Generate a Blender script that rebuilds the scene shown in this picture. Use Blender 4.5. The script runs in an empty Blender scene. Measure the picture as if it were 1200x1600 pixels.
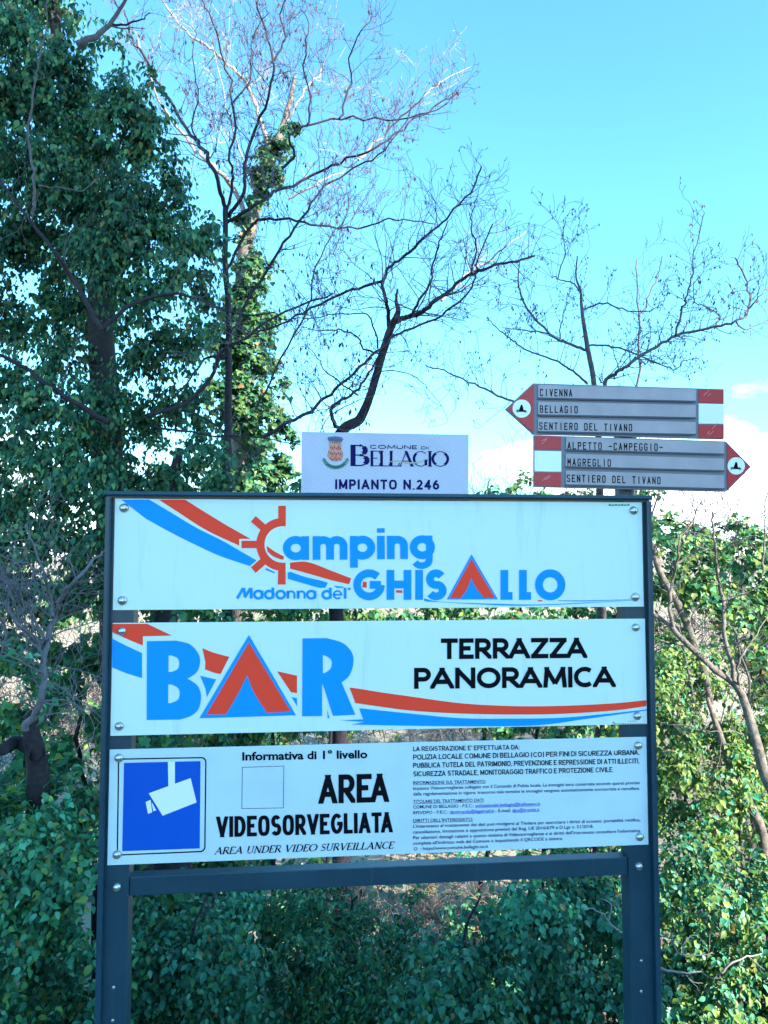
import bpy, bmesh, math, random, os
import numpy as np
from mathutils import Vector, Matrix
from mathutils.geometry import tessellate_polygon

S = bpy.context.scene
COL = S.collection
rnd = random.Random(7)
rng = np.random.default_rng(7)

# ------------------------------------------------------------------ camera
EYE = 1.73                      # height of the top edge of the top panel above the verge
CAMP = Vector((-0.1872, -1.7989, EYE - 0.1328))
PITCH, YAW, ROLL, FPX = math.radians(3.34), math.radians(5.68), math.radians(0.01), 1200.0
FW = Vector((math.sin(YAW)*math.cos(PITCH), math.cos(YAW)*math.cos(PITCH), math.sin(PITCH)))
R0 = Vector((math.cos(YAW), -math.sin(YAW), 0)); U0 = R0.cross(FW)
RT = R0*math.cos(ROLL) + U0*math.sin(ROLL); UP = -R0*math.sin(ROLL) + U0*math.cos(ROLL)
cd = bpy.data.cameras.new('camera'); cam = bpy.data.objects.new('camera', cd); COL.objects.link(cam)
cd.sensor_fit = 'VERTICAL'; cd.sensor_height = 36; cd.lens = 27.0
cd.clip_start = 0.05; cd.clip_end = 3000
M = Matrix.Identity(4)
for i in range(3):
    M[i][0] = RT[i]; M[i][1] = UP[i]; M[i][2] = -FW[i]; M[i][3] = CAMP[i]
cam.matrix_world = M
S.camera = cam

# ------------------------------------------------------------------ light
SUN_E, SUN_R = math.radians(27), math.radians(135)
SKY = 0.13
EXPO = 2.08
w = bpy.data.worlds.new('World'); S.world = w; w.use_nodes = True
nt = w.node_tree; bg = nt.nodes['Background']
CLOFF = (3.1, 1.7, 0.0)
sky = nt.nodes.new('ShaderNodeTexSky'); sky.sky_type = 'NISHITA'; sky.sun_disc = False
sky.sun_elevation = SUN_E; sky.sun_rotation = SUN_R; sky.altitude = 700; sky.air_density = 1.0; sky.dust_density = 0.6; sky.ozone_density = 1.0
tint = nt.nodes.new('ShaderNodeMix'); tint.data_type = 'RGBA'; tint.blend_type = 'MULTIPLY'; tint.inputs[0].default_value = 1
tint.inputs[7].default_value = (0.47, 0.97, 1.08, 1)
nt.links.new(sky.outputs[0], tint.inputs[6])
# a bank of cloud low over the horizon all round, thin scraps higher up
tc = nt.nodes.new('ShaderNodeTexCoord'); sep = nt.nodes.new('ShaderNodeSeparateXYZ'); nt.links.new(tc.outputs['Generated'], sep.inputs[0])
mp = nt.nodes.new('ShaderNodeMapping'); mp.inputs['Location'].default_value = CLOFF; mp.inputs['Scale'].default_value = (1, 1, 2.4); nt.links.new(tc.outputs['Generated'], mp.inputs[0])
nz = nt.nodes.new('ShaderNodeTexNoise'); nz.inputs['Scale'].default_value = 2.6; nz.inputs['Detail'].default_value = 7; nz.inputs['Roughness'].default_value = 0.55
nt.links.new(mp.outputs[0], nz.inputs['Vector'])
def mth(op, a, b=None, clamp=False):
    n = nt.nodes.new('ShaderNodeMath'); n.operation = op; n.use_clamp = clamp
    for k, v in enumerate((a, b)):
        if v is None: continue
        if isinstance(v, (int, float)): n.inputs[k].default_value = v
        else: nt.links.new(v, n.inputs[k])
    return n.outputs[0]
# cover = noise*1.1 + .62 - 4.2*elevation
cov = mth('ADD', mth('MULTIPLY', nz.outputs[0], 2.6), mth('MULTIPLY', sep.outputs[2], -3.1))
cov = mth('MULTIPLY', mth('SUBTRACT', cov, 0.95), 2.0, True)
mixc = nt.nodes.new('ShaderNodeMix'); mixc.data_type = 'RGBA'
nt.links.new(cov, mixc.inputs[0]); nt.links.new(tint.outputs[2], mixc.inputs[6]); mixc.inputs[7].default_value = (8.0, 8.3, 8.9, 1)
nt.links.new(mixc.outputs[2], bg.inputs[0]); bg.inputs[1].default_value = SKY
sd = bpy.data.lights.new('sun', 'SUN'); sd.energy = 4.6; sd.angle = math.radians(0.5); sd.color = (1.0, 0.93, 0.80)
so = bpy.data.objects.new('sun', sd); COL.objects.link(so)
SDIR = Vector((math.sin(SUN_R)*math.cos(SUN_E), math.cos(SUN_R)*math.cos(SUN_E), math.sin(SUN_E)))
so.rotation_euler = SDIR.to_track_quat('Z', 'Y').to_euler(); so.location = (10, -10, 12)
S.view_settings.view_transform = 'Standard'; S.view_settings.look = 'None'
S.view_settings.exposure = EXPO; S.view_settings.gamma = 1.0; S.view_settings.use_curve_mapping = False
S.render.engine = 'CYCLES'
S.cycles.max_bounces = 6; S.cycles.transparent_max_bounces = 4; S.cycles.use_denoising = True

# ------------------------------------------------------------------ helpers
def ray(px, py):
    return RT*((px-600)/FPX) + UP*((800-py)/FPX) + FW
def P(px, py, Y):
    """point of the plane y = Y seen at photo pixel px, py"""
    d = ray(px, py); t = (Y-CAMP.y)/d.y
    return CAMP + d*t
def dist(Y): return Y - CAMP.y

def lk(o, parent=None):
    COL.objects.link(o)
    if parent is not None:
        o.parent = parent
        o.matrix_parent_inverse = Matrix.Translation(-Vector(parent['_loc']))
    return o
def thing(name, label, cat, loc=(0, 0, 0), group=None):
    o = bpy.data.objects.new(name, None); COL.objects.link(o)
    o.location = loc; o.empty_display_size = 0.1
    o['_loc'] = list(loc); o['label'] = label; o['category'] = cat
    if group: o['group'] = group
    return o
def meshobj(name, verts, faces, mat, parent=None, smooth=False, label=None, kind=None):
    me = bpy.data.meshes.new(name); me.from_pydata([tuple(v) for v in verts], [], faces); me.update()
    if mat: me.materials.append(mat)
    if smooth: me.polygons.foreach_set('use_smooth', [True]*len(me.polygons))
    o = bpy.data.objects.new(name, me); o['_loc'] = [0, 0, 0]
    lk(o, parent)
    if label: o['label'] = label
    if kind: o['kind'] = kind
    return o

class MB:
    def __init__(s): s.v = []; s.f = []
    def add(s, v, f):
        n = len(s.v); s.v += [tuple(a) for a in v]; s.f += [tuple(i+n for i in q) for q in f]
    def box(s, x0, x1, y0, y1, z0, z1, c=0.0):
        # box with chamfered edges (chamfer c)
        bm = bmesh.new()
        vs = [bm.verts.new((x, y, z)) for x in (x0, x1) for y in (y0, y1) for z in (z0, z1)]
        for q in ((0, 1, 3, 2), (4, 6, 7, 5), (0, 4, 5, 1), (2, 3, 7, 6), (0, 2, 6, 4), (1, 5, 7, 3)):
            bm.faces.new([vs[i] for i in q])
        if c > 0: bmesh.ops.bevel(bm, geom=list(bm.edges), offset=c, segments=2, affect='EDGES', profile=0.5)
        bm.verts.index_update()
        s.add([v.co[:] for v in bm.verts], [[v.index for v in f.verts] for f in bm.faces]); bm.free()
    def dome(s, c, r, h, rings=4, seg=16, axis=-1):
        # low dome on a plane y = const, bulging towards -y
        vs = []; f = []
        for i in range(rings):
            a = (math.pi/2)*i/rings
            for k in range(seg):
                t = 2*math.pi*k/seg
                vs.append((c[0]+r*math.cos(a)*math.cos(t), c[1]+axis*(0.0008+h*math.sin(a)), c[2]+r*math.cos(a)*math.sin(t)))
        vs.append((c[0], c[1]+axis*(0.0008+h), c[2]))
        for i in range(rings-1):
            for k in range(seg):
                f.append((i*seg+k, i*seg+(k+1) % seg, (i+1)*seg+(k+1) % seg, (i+1)*seg+k))
        for k in range(seg): f.append(((rings-1)*seg+k, (rings-1)*seg+(k+1) % seg, len(vs)-1))
        s.add(vs, f)
        vs = [(c[0]+r*math.cos(2*math.pi*k/seg), c[1]+y, c[2]+r*math.sin(2*math.pi*k/seg)) for y in (0, axis*0.0008) for k in range(seg)]
        s.add(vs, [(k, (k+1) % seg, seg+(k+1) % seg, seg+k) for k in range(seg)])
    def prism(s, poly, axis_from, axis_to, ax):
        """poly: 2D outline; extruded along axis 'x' (poly = y,z), 'y' (x,z) or 'z' (x,y)"""
        def pt(p, t): return {'x': (t, p[0], p[1]), 'y': (p[0], t, p[1]), 'z': (p[0], p[1], t)}[ax]
        n = len(poly)
        vs = [pt(p, axis_from) for p in poly] + [pt(p, axis_to) for p in poly]
        tri = tessellate_polygon([[Vector((p[0], p[1], 0)) for p in poly]])
        f = [tuple(t) for t in tri] + [tuple(i+n for i in t)[::-1] for t in tri] + [(i, (i+1) % n, n+(i+1) % n, n+i) for i in range(n)]
        s.add(vs, f)
    def build(s, name, mat, parent=None, smooth=False, label=None, kind=None):
        o = meshobj(name, s.v, s.f, mat, parent, smooth, label, kind)
        bm = bmesh.new(); bm.from_mesh(o.data); bmesh.ops.recalc_face_normals(bm, faces=list(bm.faces)); bm.to_mesh(o.data); bm.free()
        return o

# ------------------------------------------------------------------ materials
def mat(name, col, rough=0.5, metal=0.0, spec=0.5, noise=None, bump=None, attr=False, transl=0.0, obj_var=0.0):
    m = bpy.data.materials.new(name); m.use_nodes = True
    n = m.node_tree; b = n.nodes['Principled BSDF']
    b.inputs['Roughness'].default_value = rough; b.inputs['Metallic'].default_value = metal
    b.inputs['Specular IOR Level'].default_value = spec
    b.inputs['Base Color'].default_value = (*col, 1)
    src = None
    if attr:
        a = n.nodes.new('ShaderNodeAttribute'); a.attribute_name = 'col'; src = a.outputs['Color']
        n.links.new(src, b.inputs['Base Color'])
    if noise:
        sc, amt, col2 = noise
        tcn = n.nodes.new('ShaderNodeTexCoord'); t = n.nodes.new('ShaderNodeTexNoise'); t.inputs['Scale'].default_value = sc; t.inputs['Detail'].default_value = 6
        n.links.new(tcn.outputs['Object'], t.inputs['Vector'])
        r = n.nodes.new('ShaderNodeMapRange'); r.inputs[1].default_value = 0.5-amt/2; r.inputs[2].default_value = 0.5+amt/2
        n.links.new(t.outputs[0], r.inputs[0])
        mx = n.nodes.new('ShaderNodeMix'); mx.data_type = 'RGBA'; n.links.new(r.outputs[0], mx.inputs[0])
        if src: n.links.new(src, mx.inputs[6])
        else: mx.inputs[6].default_value = (*col, 1)
        mx.inputs[7].default_value = (*col2, 1); n.links.new(mx.outputs[2], b.inputs['Base Color']); src = mx.outputs[2]
    if bump:
        sc, st = bump
        tcn = n.nodes.new('ShaderNodeTexCoord'); t = n.nodes.new('ShaderNodeTexNoise'); t.inputs['Scale'].default_value = sc; t.inputs['Detail'].default_value = 4
        n.links.new(tcn.outputs['Object'], t.inputs['Vector'])
        bp = n.nodes.new('ShaderNodeBump'); bp.inputs['Strength'].default_value = st; bp.inputs['Distance'].default_value = 0.01
        n.links.new(t.outputs[0], bp.inputs['Height']); n.links.new(bp.outputs[0], b.inputs['Normal'])
    if transl:
        tr = n.nodes.new('ShaderNodeBsdfTranslucent'); ms = n.nodes.new('ShaderNodeMixShader'); ms.inputs[0].default_value = transl
        if src: n.links.new(src, tr.inputs[0])
        else: tr.inputs[0].default_value = (*col, 1)
        n.links.new(b.outputs[0], ms.inputs[1]); n.links.new(tr.outputs[0], ms.inputs[2]); n.links.new(ms.outputs[0], n.nodes['Material Output'].inputs[0])
    return m
def sheet_mat(name, col, col2, rough, dots):
    """retro-reflective sheeting: a fine honeycomb of slightly darker cells, and faint grime"""
    m = mat(name, col, rough)
    n = m.node_tree; b = n.nodes['Principled BSDF']
    tcn = n.nodes.new('ShaderNodeTexCoord')
    mpn = n.nodes.new('ShaderNodeMapping'); mpn.inputs['Scale'].default_value = (1, 0, 1.0); mpn.inputs['Rotation'].default_value = (0, 0.2, 0)
    n.links.new(tcn.outputs['Object'], mpn.inputs[0])
    v = n.nodes.new('ShaderNodeTexVoronoi'); v.inputs['Scale'].default_value = dots; v.inputs['Randomness'].default_value = 0.0
    n.links.new(mpn.outputs[0], v.inputs['Vector'])
    r = n.nodes.new('ShaderNodeMapRange'); r.inputs[1].default_value = 0.30; r.inputs[2].default_value = 0.52
    n.links.new(v.outputs['Distance'], r.inputs[0])
    t = n.nodes.new('ShaderNodeTexNoise'); t.inputs['Scale'].default_value = 9; t.inputs['Detail'].default_value = 8; n.links.new(tcn.outputs['Object'], t.inputs['Vector'])
    r2 = n.nodes.new('ShaderNodeMapRange'); r2.inputs[1].default_value = 0.45; r2.inputs[2].default_value = 0.75; r2.inputs[4].default_value = 0.35; n.links.new(t.outputs[0], r2.inputs[0])
    a = n.nodes.new('ShaderNodeMath'); a.operation = 'ADD'; a.use_clamp = True; n.links.new(r.outputs[0], a.inputs[0]); n.links.new(r2.outputs[0], a.inputs[1])
    mx = n.nodes.new('ShaderNodeMix'); mx.data_type = 'RGBA'; n.links.new(a.outputs[0], mx.inputs[0])
    mx.inputs[6].default_value = (*col, 1); mx.inputs[7].default_value = (*col2, 1); n.links.new(mx.outputs[2], b.inputs['Base Color'])
    return m
M_panel = mat('panel_white', (0.68, 0.79, 0.80), 0.4, spec=.35, noise=(5, 0.7, (0.60, 0.75, 0.77)))
def weather(m, s1, tone):
    n = m.node_tree; b = n.nodes['Principled BSDF']; src = b.inputs['Base Color'].links[0].from_socket
    tcn = n.nodes.new('ShaderNodeTexCoord'); mp_ = n.nodes.new('ShaderNodeMapping'); mp_.inputs['Scale'].default_value = (s1, 1, s1*.12)
    n.links.new(tcn.outputs['Object'], mp_.inputs[0]); t = n.nodes.new('ShaderNodeTexNoise'); t.inputs['Scale'].default_value = 1; t.inputs['Detail'].default_value = 8; t.inputs['Roughness'].default_value = .65
    n.links.new(mp_.outputs[0], t.inputs['Vector']); r = n.nodes.new('ShaderNodeMapRange'); r.inputs[1].default_value = .56; r.inputs[2].default_value = .80; r.inputs[4].default_value = .55; n.links.new(t.outputs[0], r.inputs[0])
    t2 = n.nodes.new('ShaderNodeTexNoise'); t2.inputs['Scale'].default_value = 300; t2.inputs['Detail'].default_value = 2; n.links.new(tcn.outputs['Object'], t2.inputs['Vector'])
    r2 = n.nodes.new('ShaderNodeMapRange'); r2.inputs[1].default_value = .74; r2.inputs[2].default_value = .80; r2.inputs[4].default_value = .5; n.links.new(t2.outputs[0], r2.inputs[0])
    ad = n.nodes.new('ShaderNodeMath'); ad.operation = 'MAXIMUM'; n.links.new(r.outputs[0], ad.inputs[0]); n.links.new(r2.outputs[0], ad.inputs[1])
    mx = n.nodes.new('ShaderNodeMix'); mx.data_type = 'RGBA'; n.links.new(ad.outputs[0], mx.inputs[0]); n.links.new(src, mx.inputs[6]); mx.inputs[7].default_value = (*tone, 1); n.links.new(mx.outputs[2], b.inputs['Base Color'])
weather(M_panel, 26, (.36, .46, .46))
M_sheet = sheet_mat('reflective_sheet', (0.62, 0.78, 0.85), (0.45, 0.55, 0.66), 0.4, 330)
M_sheet2 = sheet_mat('reflective_plate', (0.62, 0.60, 0.72), (0.34, 0.34, 0.50), 0.4, 300)
M_blue = mat('print_blue', (0.0, 0.28, 0.90), 0.5, spec=.15)
M_red = mat('print_orange_red', (0.98, 0.062, 0.030), 0.5, spec=.15)
M_black = mat('print_black', (0.004, 0.004, 0.008), 0.6, spec=.06)
M_navy = mat('print_navy', (0.008, 0.006, 0.09), 0.6, spec=.08)
M_link = mat('print_link_blue', (0.03, 0.05, 0.55), 0.4)
M_camblue = mat('pictogram_blue', (0.0, 0.07, 0.46), 0.5, spec=.15, noise=(4, 0.8, (0.0, 0.095, 0.55)))
M_white = mat('print_white', (0.80, 0.82, 0.83), 0.35)
M_frame = mat('frame_anthracite', (0.003, 0.032, 0.060), 0.33, spec=.5, noise=(11, 0.45, (0.010, 0.046, 0.078)), bump=(260, 0.06))
weather(M_frame, 40, (.05, .085, .11))
M_steel = mat('bolt_steel', (0.62, 0.62, 0.60), 0.28, 0.9, noise=(90, 0.5, (0.40, 0.40, 0.40)))
M_alu = mat('arrow_grey', (0.19, 0.17, 0.21), 0.45, 0.1, noise=(9, 0.5, (0.15, 0.17, 0.235)))
M_slat = mat('slat_grey', (0.42, 0.35, 0.40), 0.5, 0.0, noise=(14, 0.4, (0.33, 0.28, 0.32)))
M_slatshade = mat('slat_shade', (0.05, 0.06, 0.10), 0.5)  # dark tone for the strips drawn as shade below the slats
M_signred = mat('arrow_red', (0.52, 0.008, 0.02), 0.4, noise=(16, 0.4, (0.43, 0.02, 0.03)))
M_scratch = mat('scratch_pale', (0.6, 0.25, 0.27), 0.6)
M_pole = mat('pole_grey', (0.05, 0.065, 0.085), 0.45, 0.3)
M_crest = mat('crest_orange', (0.55, 0.13, 0.06), 0.5, noise=(120, 0.35, (0.62, 0.36, 0.30)))
M_crestr = mat('crest_red', (0.50, 0.045, 0.03), 0.5)
M_crestg = mat('crest_green', (0.03, 0.19, 0.15), 0.5)
M_crestb = mat('crest_slate', (0.03, 0.10, 0.20), 0.5)
M_tan = mat('print_tan', (0.42, 0.36, 0.30), 0.5)
M_green = mat('print_green', (0.05, 0.25, 0.15), 0.5)
M_bark_d = mat('bark_dark', (0.020, 0.017, 0.026), 0.9, spec=.2, noise=(30, 0.5, (0.045, 0.036, 0.045)), bump=(60, 0.5))
M_bark_m = mat('bark_grey', (0.062, 0.052, 0.062), 0.85, spec=.3, noise=(30, 0.5, (0.13, 0.115, 0.125)), bump=(70, 0.5))
M_bark_l = mat('bark_pale', (0.21, 0.175, 0.155), 0.9, spec=.2, noise=(22, 0.35, (0.08, 0.07, 0.06)), bump=(70, 0.6))
M_bark_w = mat('bark_silver', (0.34, 0.30, 0.29), 0.8, noise=(30, 0.5, (0.22, 0.19, 0.19)))
M_bark_x = mat('bark_blackish', (0.016, 0.014, 0.02), 0.9, noise=(30, 0.5, (0.035, 0.03, 0.035)), bump=(60, 0.5))
M_twig = mat('twig_grey', (0.085, 0.07, 0.10), 0.8, noise=(40, .5, (.13, .105, .14)))
M_bark_g = mat('bark_ash', (0.10, 0.09, 0.11), 0.85, noise=(30, 0.5, (0.17, 0.15, 0.18)))
M_catkin = mat('catkin_brown', (0.07, 0.055, 0.075), 0.8)
M_leaf = mat('leaf_glossy', (0.05, 0.1, 0.04), 0.42, attr=True, transl=0.34, spec=0.3)
M_soil = mat('verge_soil', (0.10, 0.085, 0.05), 0.95, noise=(3, 0.5, (0.06, 0.08, 0.03)), bump=(20, 0.6))

# ------------------------------------------------------------------ flat print
LIFT = 0.00012
def flat(name, items, Y, m, parent, label=None, thick=0.0):
    if name == 'stripe' and len(items) > 1:
        return [flat(name, [it], Y-LIFT*k, m, parent, label) for k, it in enumerate(items)]
    """items: list of polygons in photo pixels [(x,y)...] or (outer, [holes]); laid on the plane y=Y"""
    V = []; F = []
    for k, it in enumerate(items):
        outer, holes = it if isinstance(it, tuple) and isinstance(it[0], list) else (it, [])
        loops = [outer]+list(holes)
        yy = Y - LIFT*.75*(k % 4)
        pts = [[Vector((p[0], p[1], 0)) for p in lp] for lp in loops]
        tri = tessellate_polygon(pts)
        base = len(V)
        for lp in loops:
            for p in lp:
                q = P(p[0], p[1], Y); V.append((q.x, yy, q.z))
        for t in tri:
            a, b, c = (V[base+i] for i in t)
            ny = (b[2]-a[2])*(c[0]-a[0]) - (b[0]-a[0])*(c[2]-a[2])
            F.append(tuple(base+i for i in (t if ny < 0 else t[::-1])))
    return meshobj(name, V, F, m, parent, label=label)

def crv(pts, n=8):
    """Catmull-Rom through 2D points"""
    out = []
    q = [pts[0]]+list(pts)+[pts[-1]]
    for i in range(1, len(q)-2):
        p0, p1, p2, p3 = q[i-1], q[i], q[i+1], q[i+2]
        for k in range(n):
            t = k/n
            out.append(tuple(0.5*((2*p1[j]) + (-p0[j]+p2[j])*t + (2*p0[j]-5*p1[j]+4*p2[j]-p3[j])*t*t + (-p0[j]+3*p1[j]-3*p2[j]+p3[j])*t**3) for j in range(2)))
    out.append(tuple(pts[-1])); return out
def cC(pts, x0=150, y0=750, s=1200/470): return [(x0+a/s, y0+b/s) for a, b in pts]
cA = lambda p: cC(p)
cB = lambda p: cC(p, 560, 750, 2.5)
cCc = lambda p: cC(p, 150, 950)
cD = lambda p: cC(p, 560, 950, 2.5)
cE = lambda p: cC(p, 150, 1130, 1200/490)
cF = lambda p: cC(p, 620, 1130, 1200/420)
cG = lambda p: cC(p, 450, 650, 1200/310)
cH = lambda p: cC(p, 780, 580, 1200/410)

# -- stroke lettering: centre lines in a unit cell, thickened to real strokes
def arc(cx, cy, rx, ry, a0, a1, n=14):
    return [(cx+rx*math.cos(math.radians(a0+(a1-a0)*k/n)), cy+ry*math.sin(math.radians(a0+(a1-a0)*k/n))) for k in range(n+1)]
G = {  # width factor, list of centre lines (x 0..1, y 0..1)
 'A': (1.0, [[(0, 0), (.5, 1)], [(1, 0), (.5, 1)], [(.2, .28), (.8, .28)]]),
 'B': (.72, [[(0, 0), (0, 1)], [(0, 1), (.55, 1)]+arc(.55, .77, .38, .23, 90, -90)[1:]+[(0, .54)], [(0, .54), (.58, .54)]+arc(.6, .27, .4, .27, 90, -90)+[(0, 0)]]),
 'C': (.88, [arc(.56, .5, .56, .5, 50, 310, 20)]),
 'D': (.82, [[(0, 0), (0, 1)], [(0, 1), (.4, 1)]+arc(.42, .5, .58, .5, 90, -90, 18)+[(0, 0)]]),
 'E': (.60, [[(0, 0), (0, 1)], [(0, 1), (1, 1)], [(0, .52), (.92, .52)], [(0, 0), (1, 0)]]),
 'F': (.58, [[(0, 0), (0, 1)], [(0, 1), (1, 1)], [(0, .52), (.9, .52)]]),
 'G': (.98, [arc(.52, .5, .52, .5, 45, 360, 22), [(.55, .5), (1.04, .5)]]),
 'H': (.78, [[(0, 0), (0, 1)], [(1, 0), (1, 1)], [(0, .52), (1, .52)]]),
 'I': (0.0, [[(0, 0), (0, 1)]]),
 'L': (.55, [[(0, 1), (0, 0)], [(0, 0), (1, 0)]]),
 'M': (1.05, [[(0, 0), (.08, 1)], [(.08, 1), (.5, .1)], [(.5, .1), (.92, 1)], [(.92, 1), (1, 0)]]),
 'N': (.85, [[(0, 0), (0, 1)], [(0, 1), (1, 0)], [(1, 0), (1, 1)]]),
 'O': (1.05, [arc(.5, .5, .5, .5, 0, 360, 28)]),
 'P': (.66, [[(0, 0), (0, 1)], [(0, 1), (.55, 1)]+arc(.58, .72, .42, .28, 90, -90)+[(0, .44)]]),
 'R': (.72, [[(0, 0), (0, 1)], [(0, 1), (.5, 1)]+arc(.55, .72, .4, .28, 90, -90)+[(0, .44)], [(.42, .44), (1, 0)]]),
 'S': (.62, [arc(.5, .745, .46, .255, 30, 270, 14)+arc(.5, .255, .5, .255, 90, -150, 14)[1:]]),
 'T': (.74, [[(0, 1), (1, 1)], [(.5, 0), (.5, 1)]]),
 'U': (.78, [[(0, 1), (0, .38)]+arc(.5, .38, .5, .38, 180, 360)+[(1, 1)]]),
 'V': (.92, [[(0, 1), (.5, 0)], [(.5, 0), (1, 1)]]),
 'Z': (.78, [[(0, 1), (1, 1)], [(1, 1), (0, 0)], [(0, 0), (1, 0)]]),
 '-': (.5, [[(0, .5), (1, .5)]]),
 '.': (.0, [[(0, 0), (0, .02)]]),
 ',': (.0, [[(0, 0), (0, .03)], [(.02, .08), (-.1, -.17)]]), ':': (.0, [[(0, 0), (0, .08)], [(0, .50), (0, .68)]]), "'": (.0, [[(0, 1), (0, .75)]]),
 '(': (.25, [arc(1, .45, 1, .7, 110, 250, 8)]), ')': (.25, [arc(0, .45, 1, .7, 70, -70, 8)]),
 '2': (.62, [arc(.5, .72, .47, .28, 165, -35, 12)+[(0, 0)], [(0, 0), (1, 0)]]), '4': (.68, [[(.75, 0), (.75, 1)], [(.75, 1), (0, .28)], [(0, .28), (1, .28)]]),
 '6': (.64, [arc(.5, .3, .5, .3, 0, 360, 18), arc(1.0, .3, 1.0, .72, 180, 100, 8)]),
}
HEL = {k: ({'A': .84, 'B': .72, 'C': .84, 'D': .78, 'E': .64, 'G': .86, 'L': .56, 'M': .9, 'N': .78, 'O': .9, 'P': .68, 'R': .74, 'S': .70, 'T': .70, 'U': .76, 'V': .82}.get(k, v[0]), v[1]) for k, v in G.items()}
def sup(l, e=.72):     # squarer bowls
    return [(.5+math.copysign(abs(2*p[0]-1)**e, p[0]-.5)/2, .5+math.copysign(abs(2*p[1]-1)**e, p[1]-.5)/2) for p in l]
HEL['O'] = (.82, [sup(G['O'][1][0])])
HEL['M'] = (.9, [[(0, 0), (0, 1)], [(0, 1), (.5, .08)], [(.5, .08), (1, 1)], [(1, 1), (1, 0)]])

NARROW = {
 'O': (1, [[(.5, 0), (.85, 0), (1, .12), (1, .88), (.85, 1), (.15, 1), (0, .88), (0, .12), (.15, 0), (.5, 0)]]),
 'C': (1, [[(1, .78), (1, .88), (.82, 1), (.18, 1), (0, .88), (0, .12), (.18, 0), (.82, 0), (1, .12), (1, .22)]]),
 'G': (1, [[(1, .78), (1, .88), (.82, 1), (.18, 1), (0, .88), (0, .12), (.18, 0), (.82, 0), (1, .12), (1, .45)], [(.55, .45), (1, .45)]]),
 'S': (1, [[(1, .80), (1, .9), (.82, 1), (.18, 1), (0, .88), (0, .66), (.2, .55), (.8, .45), (1, .34), (1, .12), (.82, 0), (.18, 0), (0, .1), (0, .2)]]),
 'D': (1, [[(0, 0), (0, 1), (.75, 1), (1, .85), (1, .15), (.75, 0), (0, 0)]]),
 'R': (1, [[(0, 0), (0, 1)], [(0, 1), (.82, 1), (1, .9), (1, .6), (.82, .48), (0, .48)], [(.45, .48), (1, 0)]]),
 'P': (1, [[(0, 0), (0, 1)], [(0, 1), (.82, 1), (1, .9), (1, .58), (.82, .46), (0, .46)]]),
 'B': (1, [[(0, 0), (0, 1), (.8, 1), (.95, .9), (.95, .62), (.8, .53), (0, .53)], [(.8, .53), (1, .42), (1, .1), (.82, 0), (0, 0)]]),
 'M': (1, [[(0, 0), (0, 1)], [(0, 1), (.5, .35)], [(.5, .35), (1, 1)], [(1, 1), (1, 0)]]),
}
def thicken(line, t, box):
    """list of quads along a polyline; ends clipped to the box (x0,x1,y0,y1)"""
    pts = [Vector(p) for p in line]
    closed = (pts[0]-pts[-1]).length < 1e-6 and len(pts) > 3
    if closed: pts = pts[:-1]
    n = len(pts); L = []; Rr = []
    for i in range(n):
        if closed: a, b = pts[i]-pts[i-1], pts[(i+1) % n]-pts[i]
        else: a = pts[i]-pts[i-1] if i > 0 else pts[1]-pts[0]; b = pts[i+1]-pts[i] if i < n-1 else pts[-1]-pts[-2]
        a = a.normalized(); b = b.normalized(); na = Vector((-a.y, a.x)); nb = Vector((-b.y, b.x))
        m = na+nb; m = m.normalized() if m.length > 1e-4 else na
        k = 1/max(0.45, m.dot(na))
        p = pts[i].copy()
        if not closed and i in (0, n-1):
            if n == 2 and abs(a.x*a.y) > 0.01:
                if min(abs(p[1]-box[2]), abs(p[1]-box[3])) <= t*.52+.0015: p += (b if i else -a)*t*.9
            elif n == 2:
                k2 = 0 if abs(a.x) > abs(a.y) else 1
                if min(abs(p[k2]-box[2*k2]), abs(p[k2]-box[2*k2+1])) <= t*.52+.0015: p += (b if i else -a)*t/2
        L.append(p+m*t/2*k); Rr.append(p-m*t/2*k)
    q = []
    for i in range(n if closed else n-1):
        j = (i+1) % n
        poly = [tuple(L[i]), tuple(L[j]), tuple(Rr[j]), tuple(Rr[i])]
        if not closed and n == 2:
            bx_ = box
            if abs((pts[1]-pts[0]).normalized().x*(pts[1]-pts[0]).normalized().y) > .01 and abs(box[0]) < 900:
                bx_ = (max(box[0], min(pts[0].x, pts[1].x)-.6*t), min(box[1], max(pts[0].x, pts[1].x)+.6*t), box[2], box[3])
            poly = clip(poly, bx_)
        if len(poly) > 2: q.append(poly)
    return q
def clip(poly, box):
    for ax, lim, sg in ((0, box[0], 1), (0, box[1], -1), (1, box[2], 1), (1, box[3], -1)):
        out = []
        for i in range(len(poly)):
            a, b = poly[i-1], poly[i]
            ia, ib = (a[ax]-lim)*sg >= -1e-9, (b[ax]-lim)*sg >= -1e-9
            if ia != ib:
                t = (lim-a[ax])/(b[ax]-a[ax]); out.append(tuple(a[k]+t*(b[k]-a[k]) for k in range(2)))
            if ib: out.append(b)
        poly = out
        if not poly: break
    return poly
WS = [1.0]
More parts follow.
